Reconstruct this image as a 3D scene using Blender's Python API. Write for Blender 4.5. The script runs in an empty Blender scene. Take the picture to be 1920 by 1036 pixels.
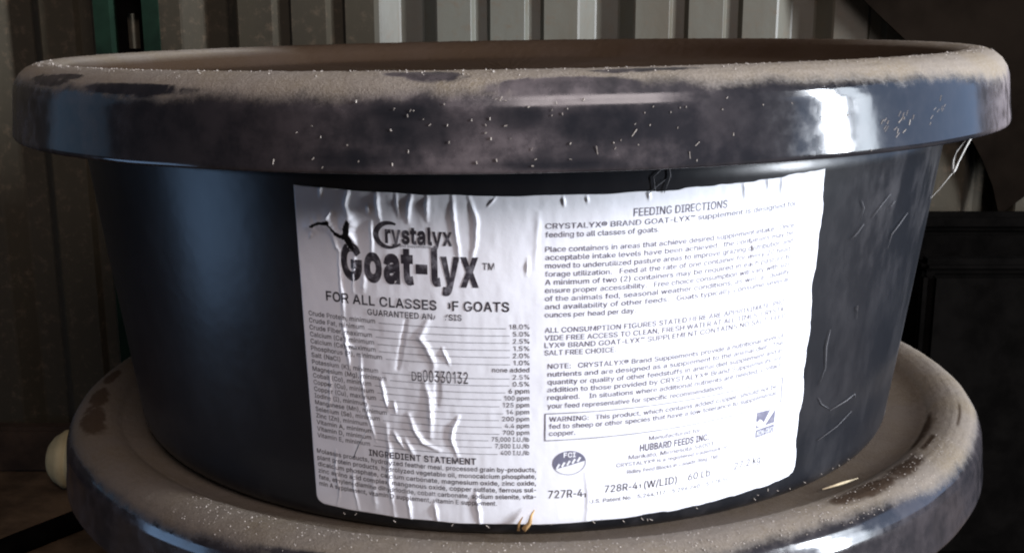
import bpy, bmesh, math, random
import numpy as np
from mathutils import Vector, Matrix, Euler

# ---------------------------------------------------------------- scale
# all shapes are written in "lid radii" (1 = 0.25 m) and turned into metres by S
S = 0.25
ZF = -1.4587                      # floor level in lid radii
def W(x, y, z): return Vector((x * S, y * S, (z - ZF) * S))
scene = bpy.context.scene
col = scene.collection
rnd = random.Random(7)

# ---------------------------------------------------------------- camera
CD, CH, PIT, ROL, YAW = 2.5301, 0.1005, 0.2262, -0.0011, -0.0018
cam = bpy.data.cameras.new('camera')
cam.sensor_width = 36.0
cam.lens = 36.0 * 2166.26 / 1920.0
cam.clip_start, cam.clip_end = 0.02, 100
cam_ob = bpy.data.objects.new('camera', cam)
col.objects.link(cam_ob)
fw = Vector((math.sin(YAW) * math.cos(PIT), math.cos(YAW) * math.cos(PIT), -math.sin(PIT)))
rt = Vector((math.cos(YAW), -math.sin(YAW), 0))
up = rt.cross(fw)
rt, up = math.cos(ROL) * rt + math.sin(ROL) * up, -math.sin(ROL) * rt + math.cos(ROL) * up
m = Matrix((rt, up, -fw)).transposed().to_4x4()
m.translation = W(0, -CD, CH)
cam_ob.matrix_world = m
scene.camera = cam_ob

# ---------------------------------------------------------------- world, lamps, exposure
world = bpy.data.worlds.new('World')
scene.world = world
world.use_nodes = True
bg = world.node_tree.nodes['Background']
bg.inputs[0].default_value = (0.75, 0.85, 1.0, 1)
bg.inputs[1].default_value = 0.02

def lamp(name, az, dist, zc, w, h, radiance, color, elev=None, spread=180):
    """area lamp; az degrees to the right of the direction towards the camera, seen from the front right of the lid"""
    L = bpy.data.lights.new(name, 'AREA')
    L.shape = 'RECTANGLE'; L.size = w; L.size_y = h
    L.energy = radiance * math.pi * w * h
    L.color = color
    L.spread = math.radians(spread)
    o = bpy.data.objects.new(name, L)
    a = math.radians(az)
    base = Vector((0.1, -0.2, 0.36))
    o.location = base + Vector((math.sin(a) * dist, -math.cos(a) * dist, zc))
    d = base - o.location
    if elev is None: d.z = 0
    o.rotation_euler = d.to_track_quat('-Z', 'Y').to_euler()
    col.objects.link(o)
    return o
lamp('doorway_light', 70.5, 3.0, 0.55, 0.27, 1.9, 160, (0.88, 0.93, 1.0))
lamp('doorway_light', 78.0, 3.0, 0.55, 0.24, 1.9, 13, (0.84, 0.92, 1.0))
lamp('open_side_light', 104.0, 4.0, 0.9, 7.5, 2.4, 1.3, (0.42, 0.62, 1.0))
lamp('left_low_light', -86.0, 0.85, -0.26, 0.26, 0.18, 2.9, (0.36, 0.60, 1.0))
lamp('left_opening_light', -106.0, 1.8, 0.25, 0.9, 0.8, .28, (0.36, 0.64, 1.0))
lamp('warm_opening_light', 16.0, 1.7, 1.25, 1.2, 0.8, 10.0, (1.0, 0.88, 0.88), elev=1)
lamp('roof_opening_light', 10.0, 0.4, 2.2, 2.0, 2.0, .35, (1.0, 0.92, 0.90), elev=1)
scene.view_settings.view_transform = 'Standard'
scene.view_settings.look = 'None'
scene.view_settings.exposure = 0
scene.view_settings.gamma = 1
scene.cycles.filter_width = 2.1    # a soft phone lens

# ---------------------------------------------------------------- material helper
class NT:
    def __init__(s, name):
        s.m = bpy.data.materials.new(name); s.m.use_nodes = True
        s.t = s.m.node_tree; s.b = s.t.nodes['Principled BSDF']
    def n(s, typ, **kw):
        x = s.t.nodes.new(typ)
        for k, v in kw.items(): setattr(x, k, v)
        return x
    def l(s, a, b): s.t.links.new(a, b)
    def put(s, sock, v):
        if hasattr(v, 'is_linked') or hasattr(v, 'links'): s.l(v, sock)
        else: sock.default_value = v
    def math(s, op, a, b=0.0, c=0.0, clamp=False):
        x = s.n('ShaderNodeMath', operation=op); x.use_clamp = clamp
        for i, v in enumerate((a, b, c)): s.put(x.inputs[i], v)
        return x.outputs[0]
    def mix(s, f, a, b):
        x = s.n('ShaderNodeMix', data_type='RGBA')
        s.put(x.inputs[0], f); s.put(x.inputs[6], a); s.put(x.inputs[7], b)
        return x.outputs[2]
    def noise(s, scale, detail=4, rough=.6, vec=None, stretch=None):
        x = s.n('ShaderNodeTexNoise'); x.inputs['Scale'].default_value = scale
        x.inputs['Detail'].default_value = detail; x.inputs['Roughness'].default_value = rough
        c = vec if vec is not None else s.co()
        if stretch:
            mp = s.n('ShaderNodeMapping'); mp.inputs['Scale'].default_value = stretch; s.l(c, mp.inputs[0]); c = mp.outputs[0]
        s.l(c, x.inputs['Vector']); return x.outputs[0]
    def co(s):
        if not hasattr(s, '_co'): s._co = s.n('ShaderNodeTexCoord')
        return s._co.outputs['Object']
    def attr(s, name):
        x = s.n('ShaderNodeAttribute', attribute_name=name); return x.outputs['Fac']
    def step(s, v, lo, hi):
        x = s.n('ShaderNodeMapRange', interpolation_type='SMOOTHSTEP')
        s.put(x.inputs[0], v); x.inputs[1].default_value = lo; x.inputs[2].default_value = hi
        return x.outputs[0]
    def bump(s, h, strength, dist):
        x = s.n('ShaderNodeBump'); s.put(x.inputs['Strength'], strength); x.inputs['Distance'].default_value = dist
        s.l(h, x.inputs['Height']); return x.outputs[0]
    def out(s, **kw):
        for k, v in kw.items(): s.put(s.b.inputs[k.replace('_', ' ')], v)
        return s.m
def rgb(r, g, b): return (r, g, b, 1)

def plain(name, c, rough=.6, var=.3, scale=30, spec=.5, bumpd=0.0):
    k = NT(name); n = k.noise(scale, 5)
    dark = tuple(x * (1 - var) for x in c); light = tuple(min(1, x * (1 + var)) for x in c)
    colr = k.mix(k.step(n, .3, .7), rgb(*dark), rgb(*light))
    kw = dict(Base_Color=colr, Roughness=rough)
    if bumpd: kw['Normal'] = k.bump(n, .6, bumpd)
    mm = k.out(**kw); k.b.inputs['Specular IOR Level'].default_value = spec
    return mm

def lid_material():
    k = NT('dusty_black_plastic')
    d, f, w = k.attr('dust'), k.attr('film'), k.attr('brown')
    fine = k.noise(900, 3, .7); med = k.noise(120, 5, .65); big = k.noise(26, 4, .6)
    # settled dust: attribute broken up by noise
    e = k.math('ADD', d, k.math('MULTIPLY', k.math('SUBTRACT', med, .5), .55))
    e = k.math('ADD', e, k.math('MULTIPLY', k.math('SUBTRACT', fine, .5), .22))
    dm = k.math('MULTIPLY', k.step(e, .26, .90), .95)
    # thin film with blotches rubbed clean
    bl = k.step(k.math('ADD', k.math('MULTIPLY', big, .6), k.math('MULTIPLY', med, .4)), .40, .62)
    fm = k.math('MULTIPLY', f, k.math('ADD', .25, k.math('MULTIPLY', bl, .75)))
    fm = k.math('ADD', fm, k.math('MULTIPLY', k.step(fine, .66, .8), k.math('MULTIPLY', f, .3)), clamp=True)
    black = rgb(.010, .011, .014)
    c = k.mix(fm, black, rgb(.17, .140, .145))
    dustc = k.mix(k.step(big, .35, .65), rgb(.205, .168, .118), rgb(.215, .188, .160))
    dustc = k.mix(k.step(fine, .35, .7), dustc, rgb(.25, .217, .182))
    dustc = k.mix(w, dustc, rgb(.034, .018, .009))
    c = k.mix(dm, c, dustc)
    sc = k.math('MULTIPLY', k.step(med, .45, .68), .035)
    r = k.math('ADD', k.math('ADD', k.math('ADD', sc, .08), k.math('MULTIPLY', fm, .5)), k.math('MULTIPLY', dm, .75), clamp=True)
    hgt = k.math('ADD', k.math('MULTIPLY', fine, k.math('MULTIPLY', dm, .28)), k.math('MULTIPLY', big, .10))
    mm = k.out(Base_Color=c, Roughness=r, Normal=k.bump(hgt, .55, .0022))
    sp = k.math('MULTIPLY', k.math('SUBTRACT', 1.0, dm), .5)
    k.l(sp, k.b.inputs['Specular IOR Level'])
    return mm
M_LID = lid_material()

def tub_material():
    k = NT('black_tub_plastic')
    f = k.attr('film')
    fine = k.noise(700, 3, .7); med = k.noise(60, 5, .65, stretch=(1, 1, .45)); big = k.noise(14, 4)
    fm = k.math('MULTIPLY', f, k.step(med, .42, .7))
    c = k.mix(fm, rgb(.010, .011, .014), rgb(.16, .15, .155))
    r = k.math('ADD', .29, k.math('MULTIPLY', fm, .3))
    h = k.math('ADD', k.math('MULTIPLY', big, .6), k.math('MULTIPLY', fine, .02))
    k.b.inputs['Specular IOR Level'].default_value = .36
    return k.out(Base_Color=c, Roughness=r, Normal=k.bump(h, .5, .002))
M_TUB = tub_material()

def paper_material():
    k = NT('label_paper')
    n = k.noise(60, 5); fine = k.noise(400, 3)
    c = k.mix(k.step(n, .35, .7), rgb(.82, .83, .885), rgb(.77, .775, .82))
    return k.out(Base_Color=c, Roughness=.42, Normal=k.bump(fine, .12, .0006))
M_PAPER = paper_material()
def ink_material(name, c, wear):
    k = NT(name)
    n = k.noise(240, 4, .7)
    colr = k.mix(k.math('MULTIPLY', k.step(n, .45, .75), wear), rgb(*c), rgb(.55, .54, .6))
    return k.out(Base_Color=colr, Roughness=.42)
M_INK = ink_material('black_print', (.030, .026, .034), .35)
M_SMALLINK = ink_material('small_print', (.075, .065, .095), .65)
M_TABLEINK = ink_material('table_print', (.035, .03, .04), .45)
M_GREYINK = ink_material('grey_print', (.16, .16, .22), .3)

def siding_material(name, c1, c2, rust, gloss=.5):
    k = NT(name)
    n = k.noise(9, 6, .65, stretch=(1, 1, .25)); g = k.noise(120, 4, .7)
    c = k.mix(k.step(n, .3, .7), rgb(*c1), rgb(*c2))
    c = k.mix(k.math('MULTIPLY', k.step(g, .5, .75), rust), c, rgb(.09, .06, .035))
    return k.out(Base_Color=c, Roughness=gloss, Normal=k.bump(g, .15, .001))
M_SIDING = siding_material('pale_siding', (.094, .094, .076), (.066, .056, .038), .5)
M_SHADESIDING = siding_material('shaded_siding', (.027, .020, .008), (.019, .0135, .005), .5, .85)  # darker brown copy of the siding, shadow on the wall put into the colour
M_WOOD = plain('dark_timber', (.030, .018, .011), .85, .5, 25, .2, .002)
M_DIRT = plain('brown_floor', (.075, .048, .028), .95, .5, 18, .1, .006)
M_GREEN = plain('green_paint', (.005, .014, .008), .9, .3, 40, .1)
M_PVC = plain('aged_white_plastic', (.40, .32, .17), .7, .2, 30)
M_BLACK = plain('flat_black', (.0025, .0022, .002), 1, .4, 40, .01)  # flat near-black, also on the box added for shade
M_SHADE = plain('painted_shade', (.006, .0042, .003), .95, .4, 14, .01)  # dark tone of the sheet that draws the wall's shadow
M_STRAW = plain('dry_straw', (.42, .26, .11), .7, .35, 200)
M_PALESTRAW = plain('pale_straw', (.62, .52, .34), .7, .25, 200)
M_WEB = plain('cobweb', (.50, .48, .45), .9, .15, 300)
M_LINT = plain('lint', (.13, .13, .14), .9, .15, 300)
M_SPECK = plain('dust_speck', (.33, .295, .26), .9, .3, 500)

# ---------------------------------------------------------------- object helpers
def mesh_ob(name, verts, faces, mat, parent=None, smooth=True, attrs=None):
    me = bpy.data.meshes.new(name)
    me.from_pydata([tuple(v) for v in np.asarray(verts, dtype=float)], [], [tuple(f) for f in faces])
    if smooth: me.polygons.foreach_set('use_smooth', [True] * len(me.polygons))
    for k, v in (attrs or {}).items():
        a = me.attributes.new(k, 'FLOAT', 'POINT'); a.data.foreach_set('value', np.asarray(v, dtype=np.float32))
    me.materials.append(mat); me.update()
    o = bpy.data.objects.new(name, me); col.objects.link(o)
    if parent: o.parent = parent
    return o
def thing(name, label, cat, loc=(0, 0, 0), rot=(0, 0, 0), group=None):
    o = bpy.data.objects.new(name, None); col.objects.link(o)
    o.empty_display_size = .05; o.location = loc; o.rotation_euler = rot
    return tag(o, label, cat, group)
def tag(o, label, cat, group=None):
    o['label'] = label; o['category'] = cat
    if group: o['group'] = group
    return o
def structure(o): o['kind'] = 'structure'; return o
def stuff(o): o['kind'] = 'stuff'; return o

def box(x0, x1, y0, y1, z0, z1, bev=0.0):
    """bevelled box (metres) -> verts, faces"""
    bm = bmesh.new(); bmesh.ops.create_cube(bm, size=1)
    for v in bm.verts: v.co = Vector(((x0 + x1) / 2 + v.co.x * (x1 - x0), (y0 + y1) / 2 + v.co.y * (y1 - y0), (z0 + z1) / 2 + v.co.z * (z1 - z0)))
    if bev: bmesh.ops.bevel(bm, geom=bm.edges[:], offset=bev, segments=2, affect='EDGES')
    bm.verts.index_update()
    r = [v.co[:] for v in bm.verts], [[v.index for v in f.verts] for f in bm.faces]
    bm.free(); return r
def join(parts):
    V, F = [], []
    for v, f in parts:
        b = len(V); V += [tuple(p) for p in v]; F += [[i + b for i in q] for q in f]
    return V, F
def tube(pts, rad, n=6, flat=1.0):
    """tapered tube through points (metres); rad is one radius or one per point"""
    pts = [Vector(p) for p in pts]; V, F = [], []
    rs = rad if hasattr(rad, '__len__') else [rad] * len(pts)
    for i, p in enumerate(pts):
        t = (pts[min(i + 1, len(pts) - 1)] - pts[max(i - 1, 0)]).normalized()
        a = t.cross(Vector((0.13, 0.31, 0.94)));  a.normalize(); b = t.cross(a)
        for k in range(n):
            an = 2 * math.pi * k / n
            V.append(p + rs[i] * (math.cos(an) * a + flat * math.sin(an) * b))
    for i in range(len(pts) - 1):
        for k in range(n):
            F.append((i * n + k, i * n + (k + 1) % n, (i + 1) * n + (k + 1) % n, (i + 1) * n + k))
    F.append(tuple(range(n))[::-1]); F.append(tuple(range((len(pts) - 1) * n, len(pts) * n)))
    return V, F
def lathe(prof, nt, close=False):
    """prof rows (r, z) in metres around the z axis"""
    th = np.linspace(0, 2 * math.pi, nt, endpoint=False)
    p = np.asarray(prof); R = p[:, 0][:, None]; Z = p[:, 1][:, None] + 0 * th
    V = np.stack([R * np.sin(th), -R * np.cos(th), Z], -1).reshape(-1, 3)
    n = len(p); i = np.arange(n - 1)[:, None]; j = np.arange(nt)[None]; j2 = (j + 1) % nt
    F = np.stack([i * nt + j, i * nt + j2, (i + 1) * nt + j2, (i + 1) * nt + j], -1).reshape(-1, 4).tolist()
    return V, F, np.tile(th, n), np.repeat(np.arange(n), nt)

# ---------------------------------------------------------------- smooth value noise for meshes
def vnoise(x, y, seed):
    r = np.random.RandomState(seed).rand(64, 64)
    xi = np.floor(x).astype(int); yi = np.floor(y).astype(int); fx = x - xi; fy = y - yi
    fx = fx * fx * (3 - 2 * fx); fy = fy * fy * (3 - 2 * fy)
    g = lambda a, b: r[a % 64, b % 64]
    return (g(xi, yi) * (1 - fx) + g(xi + 1, yi) * fx) * (1 - fy) + (g(xi, yi + 1) * (1 - fx) + g(xi + 1, yi + 1) * fx) * fy - .5

# ---------------------------------------------------------------- the setting
WALL_Y = 1.30
v, f = box(-6 * S, 7 * S, -4 * S, WALL_Y * S + .02, -.05, 0)
bmv = structure(mesh_ob('floor', v, f, M_DIRT, smooth=False))

def siding(x0, x1, grooves, mat, parent, name='panel', yoff=0.0, z0=0.0, z1=1.6):
    """corrugated sheet seen from its inner side; the ribs are grooves that go back from the viewer"""
    pr = [(x0, 0)]
    for gx, w, fl, d in grooves:
        if gx < x0 or gx + w > x1: continue
        for a, b in ((gx, 0), (gx + fl * .12, d * .06), (gx + fl * .9, d * .94), (gx + fl, d), (gx + w - fl * .8, d), (gx + w - fl * .7, d * .94), (gx + w - fl * .1, d * .06), (gx + w, 0)):
            pr.append((a, b))
    pr.append((x1, 0))
    V, F = [], []
    zs = np.linspace(z0, z1, 9)
    nz = len(zs)
    for a, b in pr:
        for zz in zs: V.append((a * S, (WALL_Y + b + yoff) * S + .0012 * math.sin(a * 3 + zz * 4), zz))
    n = len(pr)
    for i in range(n - 1):
        for j in range(nz - 1): F.append((i * nz + j, (i + 1) * nz + j, (i + 1) * nz + j + 1, i * nz + j + 1))
    # back face gives the sheet its thickness
    b = len(V); V += [(p[0], p[1] + .0008, p[2]) for p in V]
    F += [tuple(q + b for q in reversed(g)) for g in F]
    return mesh_ob(name, V, F, mat, parent, smooth=False)
wall = thing('metal_wall', 'corrugated metal siding wall, with end panels coloured dark for shade', 'wall', (0, 0, 0))
PITCH = .642
gs = []
for k in range(-5, 6):
    a = .206 + k * PITCH
    gs += [(a, .188, .066, .060), (a + .296, .064, .015, .022), (a + .470, .064, .015, .022)]
siding(-.46, 1.36, gs, M_SIDING, wall)
siding(1.352, 4.0, gs, M_SHADESIDING, wall, yoff=-.006)
siding(-4.5, -.452, gs, M_SHADESIDING, wall, yoff=-.006)
v, f = box(-4.5 * S, -.5 * S, 1.215 * S, (WALL_Y - .02) * S, .0, .165 * S, .003)
mesh_ob('sill_plate', v, f, M_WOOD, wall, smooth=False)

# ---------------------------------------------------------------- feed tubs
ZB = -0.733                       # base of the upper tub
RC, SL = .9011, .1281             # outer radius at z = 0 and its slope
ZLIP, ZRIDGE = -.1151, .1334
LIDP = [(0.955, .095), (.975, .088), (.986, .06), (.991, .02), (.993, .002), (.996, -.001), (1.0, .0), (1.0015, .004), (1.001, .012), (.9985, .03), (.996, .06), (.9935, .085), (.989, .100), (.980, .114), (.968, .124),
        (.953, .1305), (.938, .1334), (.922, .1325), (.906, .1285), (.893, .122), (.882, .114)]
def lid_profile(depth):
    p = LIDP + [(.868, ZRIDGE - .020 - (depth - .02) * .45), (.852, ZRIDGE - .02 - (depth - .02) * .85), (.83, ZRIDGE - depth), (.6, ZRIDGE - depth - .002), (.3, ZRIDGE - depth), (.02, ZRIDGE - depth + .002)]
    out = []
    for i in range(len(p) - 1):
        n = 5 if i in (9, 10) else (3 if 11 <= i <= 20 else 2)
        for t in range(n): out.append((p[i][0] + (p[i + 1][0] - p[i][0]) * t / n, p[i][1] + (p[i + 1][1] - p[i][1]) * t / n))
    out.append(p[-1]); return np.array(out)
def make_lid(parent, depth, seed, dust_fn, local_z, rot, off=(0, 0)):
    pr = lid_profile(depth)
    NTH = 900
    V, F, th, pi_ = lathe(pr, NTH)
    thd = (np.degrees(th) + 180) % 360 - 180
    # arc length from the lip (profile point 6 is the lip)
    d = np.concatenate([[0], np.cumsum(np.hypot(*np.diff(pr, axis=0).T))])
    k0 = int(np.argmin(abs(pr[:, 0] - 1.0) + abs(pr[:, 1])))
    s = (d - d[k0])[pi_]
    dust, film, brown = dust_fn(thd, s, pr[pi_, 0], pr[pi_, 1])
    # slight out-of-round, dents and thickness of the caked dust
    n1 = vnoise(thd / 14 + 40, s * 9 + 3, seed) + .5 * vnoise(thd / 5 + 40, s * 14 + 3, seed + 1)
    rad = 1 + .0028 * n1
    V = V * np.stack([rad, rad, np.ones_like(rad)], -1)
    cak = np.clip(dust, 0, 1) * (.0012 * vnoise(thd * 2.2, s * 150, seed + 2) + .0010 * vnoise(thd * 5, s * 320, seed + 3))
    V[:, 2] += cak
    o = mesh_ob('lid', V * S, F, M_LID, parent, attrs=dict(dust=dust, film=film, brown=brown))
    o.location = (off[0] * S, off[1] * S, local_z * S); o.rotation_euler = rot
    return o
def ell(thd, s, t0, s0, dt, ds, ang=0.0):
    a = (thd - t0) / dt; b = (s - s0 - ang * (thd - t0)) / ds
    return np.clip(1.35 - np.sqrt(a * a + b * b), 0, 1) * 1.3
sm = lambda x, a, b: (lambda t: t * t * (3 - 2 * t))(np.clip((x - a) / (b - a), 0, 1))

def upper_dust(thd, s, r, z):
    wob = .010 * vnoise(thd / 6 + 20, s * 0, 5) + .006 * vnoise(thd / 1.7 + 20, s * 0, 6)
    edge = .108 + wob - .012 * np.exp(-((thd + 22) / 16) ** 2) + .008 * np.exp(-((thd - 12) / 9) ** 2)
    dust = sm(s, edge - .030, edge + .034)
    dust *= np.where(s > .24, .95, 1)
    for a in ((-6.2, .143, 2.6, .014, -.001), (-9, .150, 1.5, .007), (9.5, .150, 3.0, .006), (12.5, .152, 3.0, .006), (-50, .121, 4, .010), (-46, .132, 2.5, .006), (-34, .112, 6, .009), (4, .118, 5, .014)):
        dust -= 1.15 * np.clip(ell(thd, s, *a) * (1.0 + 1.0 * vnoise(thd * .8 + 50, s * 80, 71) + .9 * vnoise(thd * 2.3 + 90, s * 170, 72)), 0, 1)
    dust += .25 * sm(thd, 18, 55) * sm(s, .055, .10) * (s < .2)
    dust += .30 * np.exp(-((thd - 58) / 9) ** 2) * sm(s, .01, .05) * (s > 0)
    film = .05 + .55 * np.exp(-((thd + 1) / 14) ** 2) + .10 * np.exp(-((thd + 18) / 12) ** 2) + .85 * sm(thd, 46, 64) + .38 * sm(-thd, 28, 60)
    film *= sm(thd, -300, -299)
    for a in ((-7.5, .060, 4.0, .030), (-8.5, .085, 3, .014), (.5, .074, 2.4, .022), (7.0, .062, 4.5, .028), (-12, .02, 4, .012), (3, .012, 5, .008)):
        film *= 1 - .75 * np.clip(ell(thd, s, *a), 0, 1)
    back = np.cos(np.radians(thd)) < .25
    brown = np.clip(sm(s, .196, .215) + 0 * s, 0, 1) * .92
    brown = brown * (1 - .7 * np.exp(-((thd + 105) / 26) ** 2) * (1 - sm(s, .205, .235)))
    ridge_b = sm(np.cos(np.radians(thd)), .1, -.6) * sm(s, .12, .16) * .95
    brown = np.maximum(brown, ridge_b * (1 - sm(thd, -142, -120) * (thd < -60)))
    return np.clip(dust, 0, 1.2), np.clip(film, 0, 1), np.clip(brown, 0, 1)
def lower_dust(thd, s, r, z):
    wob = .010 * vnoise(thd / 6 + 20, s * 0, 15) + .006 * vnoise(thd / 1.7 + 20, s * 0, 16)
    edge = .108 + .6 * wob + .022 * np.exp(-((thd - 30) / 16) ** 2)
    dust = sm(s, edge - .032, edge + .036)
    stain = 0 * s
    jit = 1.2 + 1.0 * vnoise(thd * .7 + 50, s * 70, 61) + .9 * vnoise(thd * 1.9 + 90, s * 150, 62)
    for a in ((46.8, .178, 4.2, .019), (38.6, .174, 5.0, .020), (-69, .165, 6, .026), (-78, .168, 4, .020), (-87, .165, 3.2, .015), (62, .215, 7, .008), (57, .19, 3, .005), (69, .155, 4, .003), (50, .19, 3, .003)):
        stain = np.maximum(stain, np.clip(ell(thd, s, *a) * jit * 1.5, 0, 1))
    for a in ((-15, .120, 9, .010), (-58, .10, 6, .01)): dust -= .8 * ell(thd, s, *a)
    film = .16 + .12 * sm(thd, 50, 80) + .2 * sm(-thd, 40, 80)
    brown = np.maximum(.55 * sm(s, .205, .24), .14 + .40 * sm(-thd, 0, 60))
    brown = np.maximum(brown, .45 * np.exp(-((thd - 62) / 8) ** 2) * sm(s, .19, .21))
    brown = np.maximum(brown, .88 * stain)
    return np.clip(dust, 0, 1.2), np.clip(film, 0, 1), np.clip(brown, 0, 1)

def make_body(parent, name='tub_body'):
    H = .632
    wz = lambda z: RC + SL * (z + ZB)
    pr = [(.02, .012), (.5, .012), (.70, .010), (.745, .0)]
    rb = .040
    for t in np.linspace(-90, 5, 9):
        pr.append((wz(rb) - rb + rb * math.cos(math.radians(t)), rb + rb * math.sin(math.radians(t))))
    for z in np.linspace(.07, H, 14): pr.append((wz(z), z))
    pr += [(wz(H) - .02, H + .004), (wz(H) - .03, H - .02), (.02, H - .03)]
    V, F, th, k = lathe(np.array(pr), 480)
    thd = (np.degrees(th) + 180) % 360 - 180
    z = V[:, 2]
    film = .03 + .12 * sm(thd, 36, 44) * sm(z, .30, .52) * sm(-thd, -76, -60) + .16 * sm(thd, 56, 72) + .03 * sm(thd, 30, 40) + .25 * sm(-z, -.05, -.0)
    n = vnoise(thd / 16 + 30, z * 5, 31)
    rad = 1 + .003 * n * sm(z, .05, .2)
    V = V * np.stack([rad, rad, np.ones_like(rad)], -1)
    return mesh_ob(name, V * S, F, M_TUB, parent, attrs=dict(film=np.clip(film, 0, 1)))

upper = thing('feed_tub', 'black tub with white paper label and dusty lid, stacked on top of another tub', 'feed tub', W(0, 0, ZB))
make_body(upper)
upper_lid = make_lid(upper, .050, 3, upper_dust, ZLIP - ZB, (-.004, -.0149, 0), (-.0049, 0))
# lower tub of the same kind: its ridge stands at z = -.7074
mt = Euler((-.0025, -.0095, 0)); LH = ZLIP - ZB
c = Vector((.0202, .0347, -.7074 - ZRIDGE))
e2 = c - mt.to_matrix() @ Vector((0, 0, LH))
lower = thing('feed_tub', 'lower black tub whose dust covered lid carries the labelled tub', 'feed tub', W(*e2), mt)
lower.location.z = max(lower.location.z, .001)
make_body(lower)
lower_lid = make_lid(lower, .027, 23, lower_dust, LH, (0, 0, 0))

# ---------------------------------------------------------------- the paper label (a flat sheet wrapped on the conical wall)
T0, ZC, RHO, LW, LHH = .1057, -.4308, .0145, .4255, .2737
AL = math.atan(SL); LAP = (RC + SL * ZC) / math.sin(AL)
def wrap(u, v, h):
    """label coordinates (lid radii, centre 0,0) -> points in the upper tub's frame, metres"""
    uu = u * math.cos(RHO) - v * math.sin(RHO); vv = u * math.sin(RHO) + v * math.cos(RHO)
    rr = np.hypot(uu, LAP + vv); t = T0 + np.arctan2(uu, LAP + vv) / math.sin(AL)
    R = rr * math.sin(AL) + h; z = ZC + (rr - LAP) * math.cos(AL)
    td = np.degrees(t)
    R = R * (1 + .003 * vnoise((td + 180) % 360 / 16 - 11.25 + 30 + 0 * z, (z - ZB) * 5, 31) * sm(z - ZB, .05, .2))
    return np.stack([R * np.sin(t), -R * np.cos(t), z - ZB], -1) * S
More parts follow.
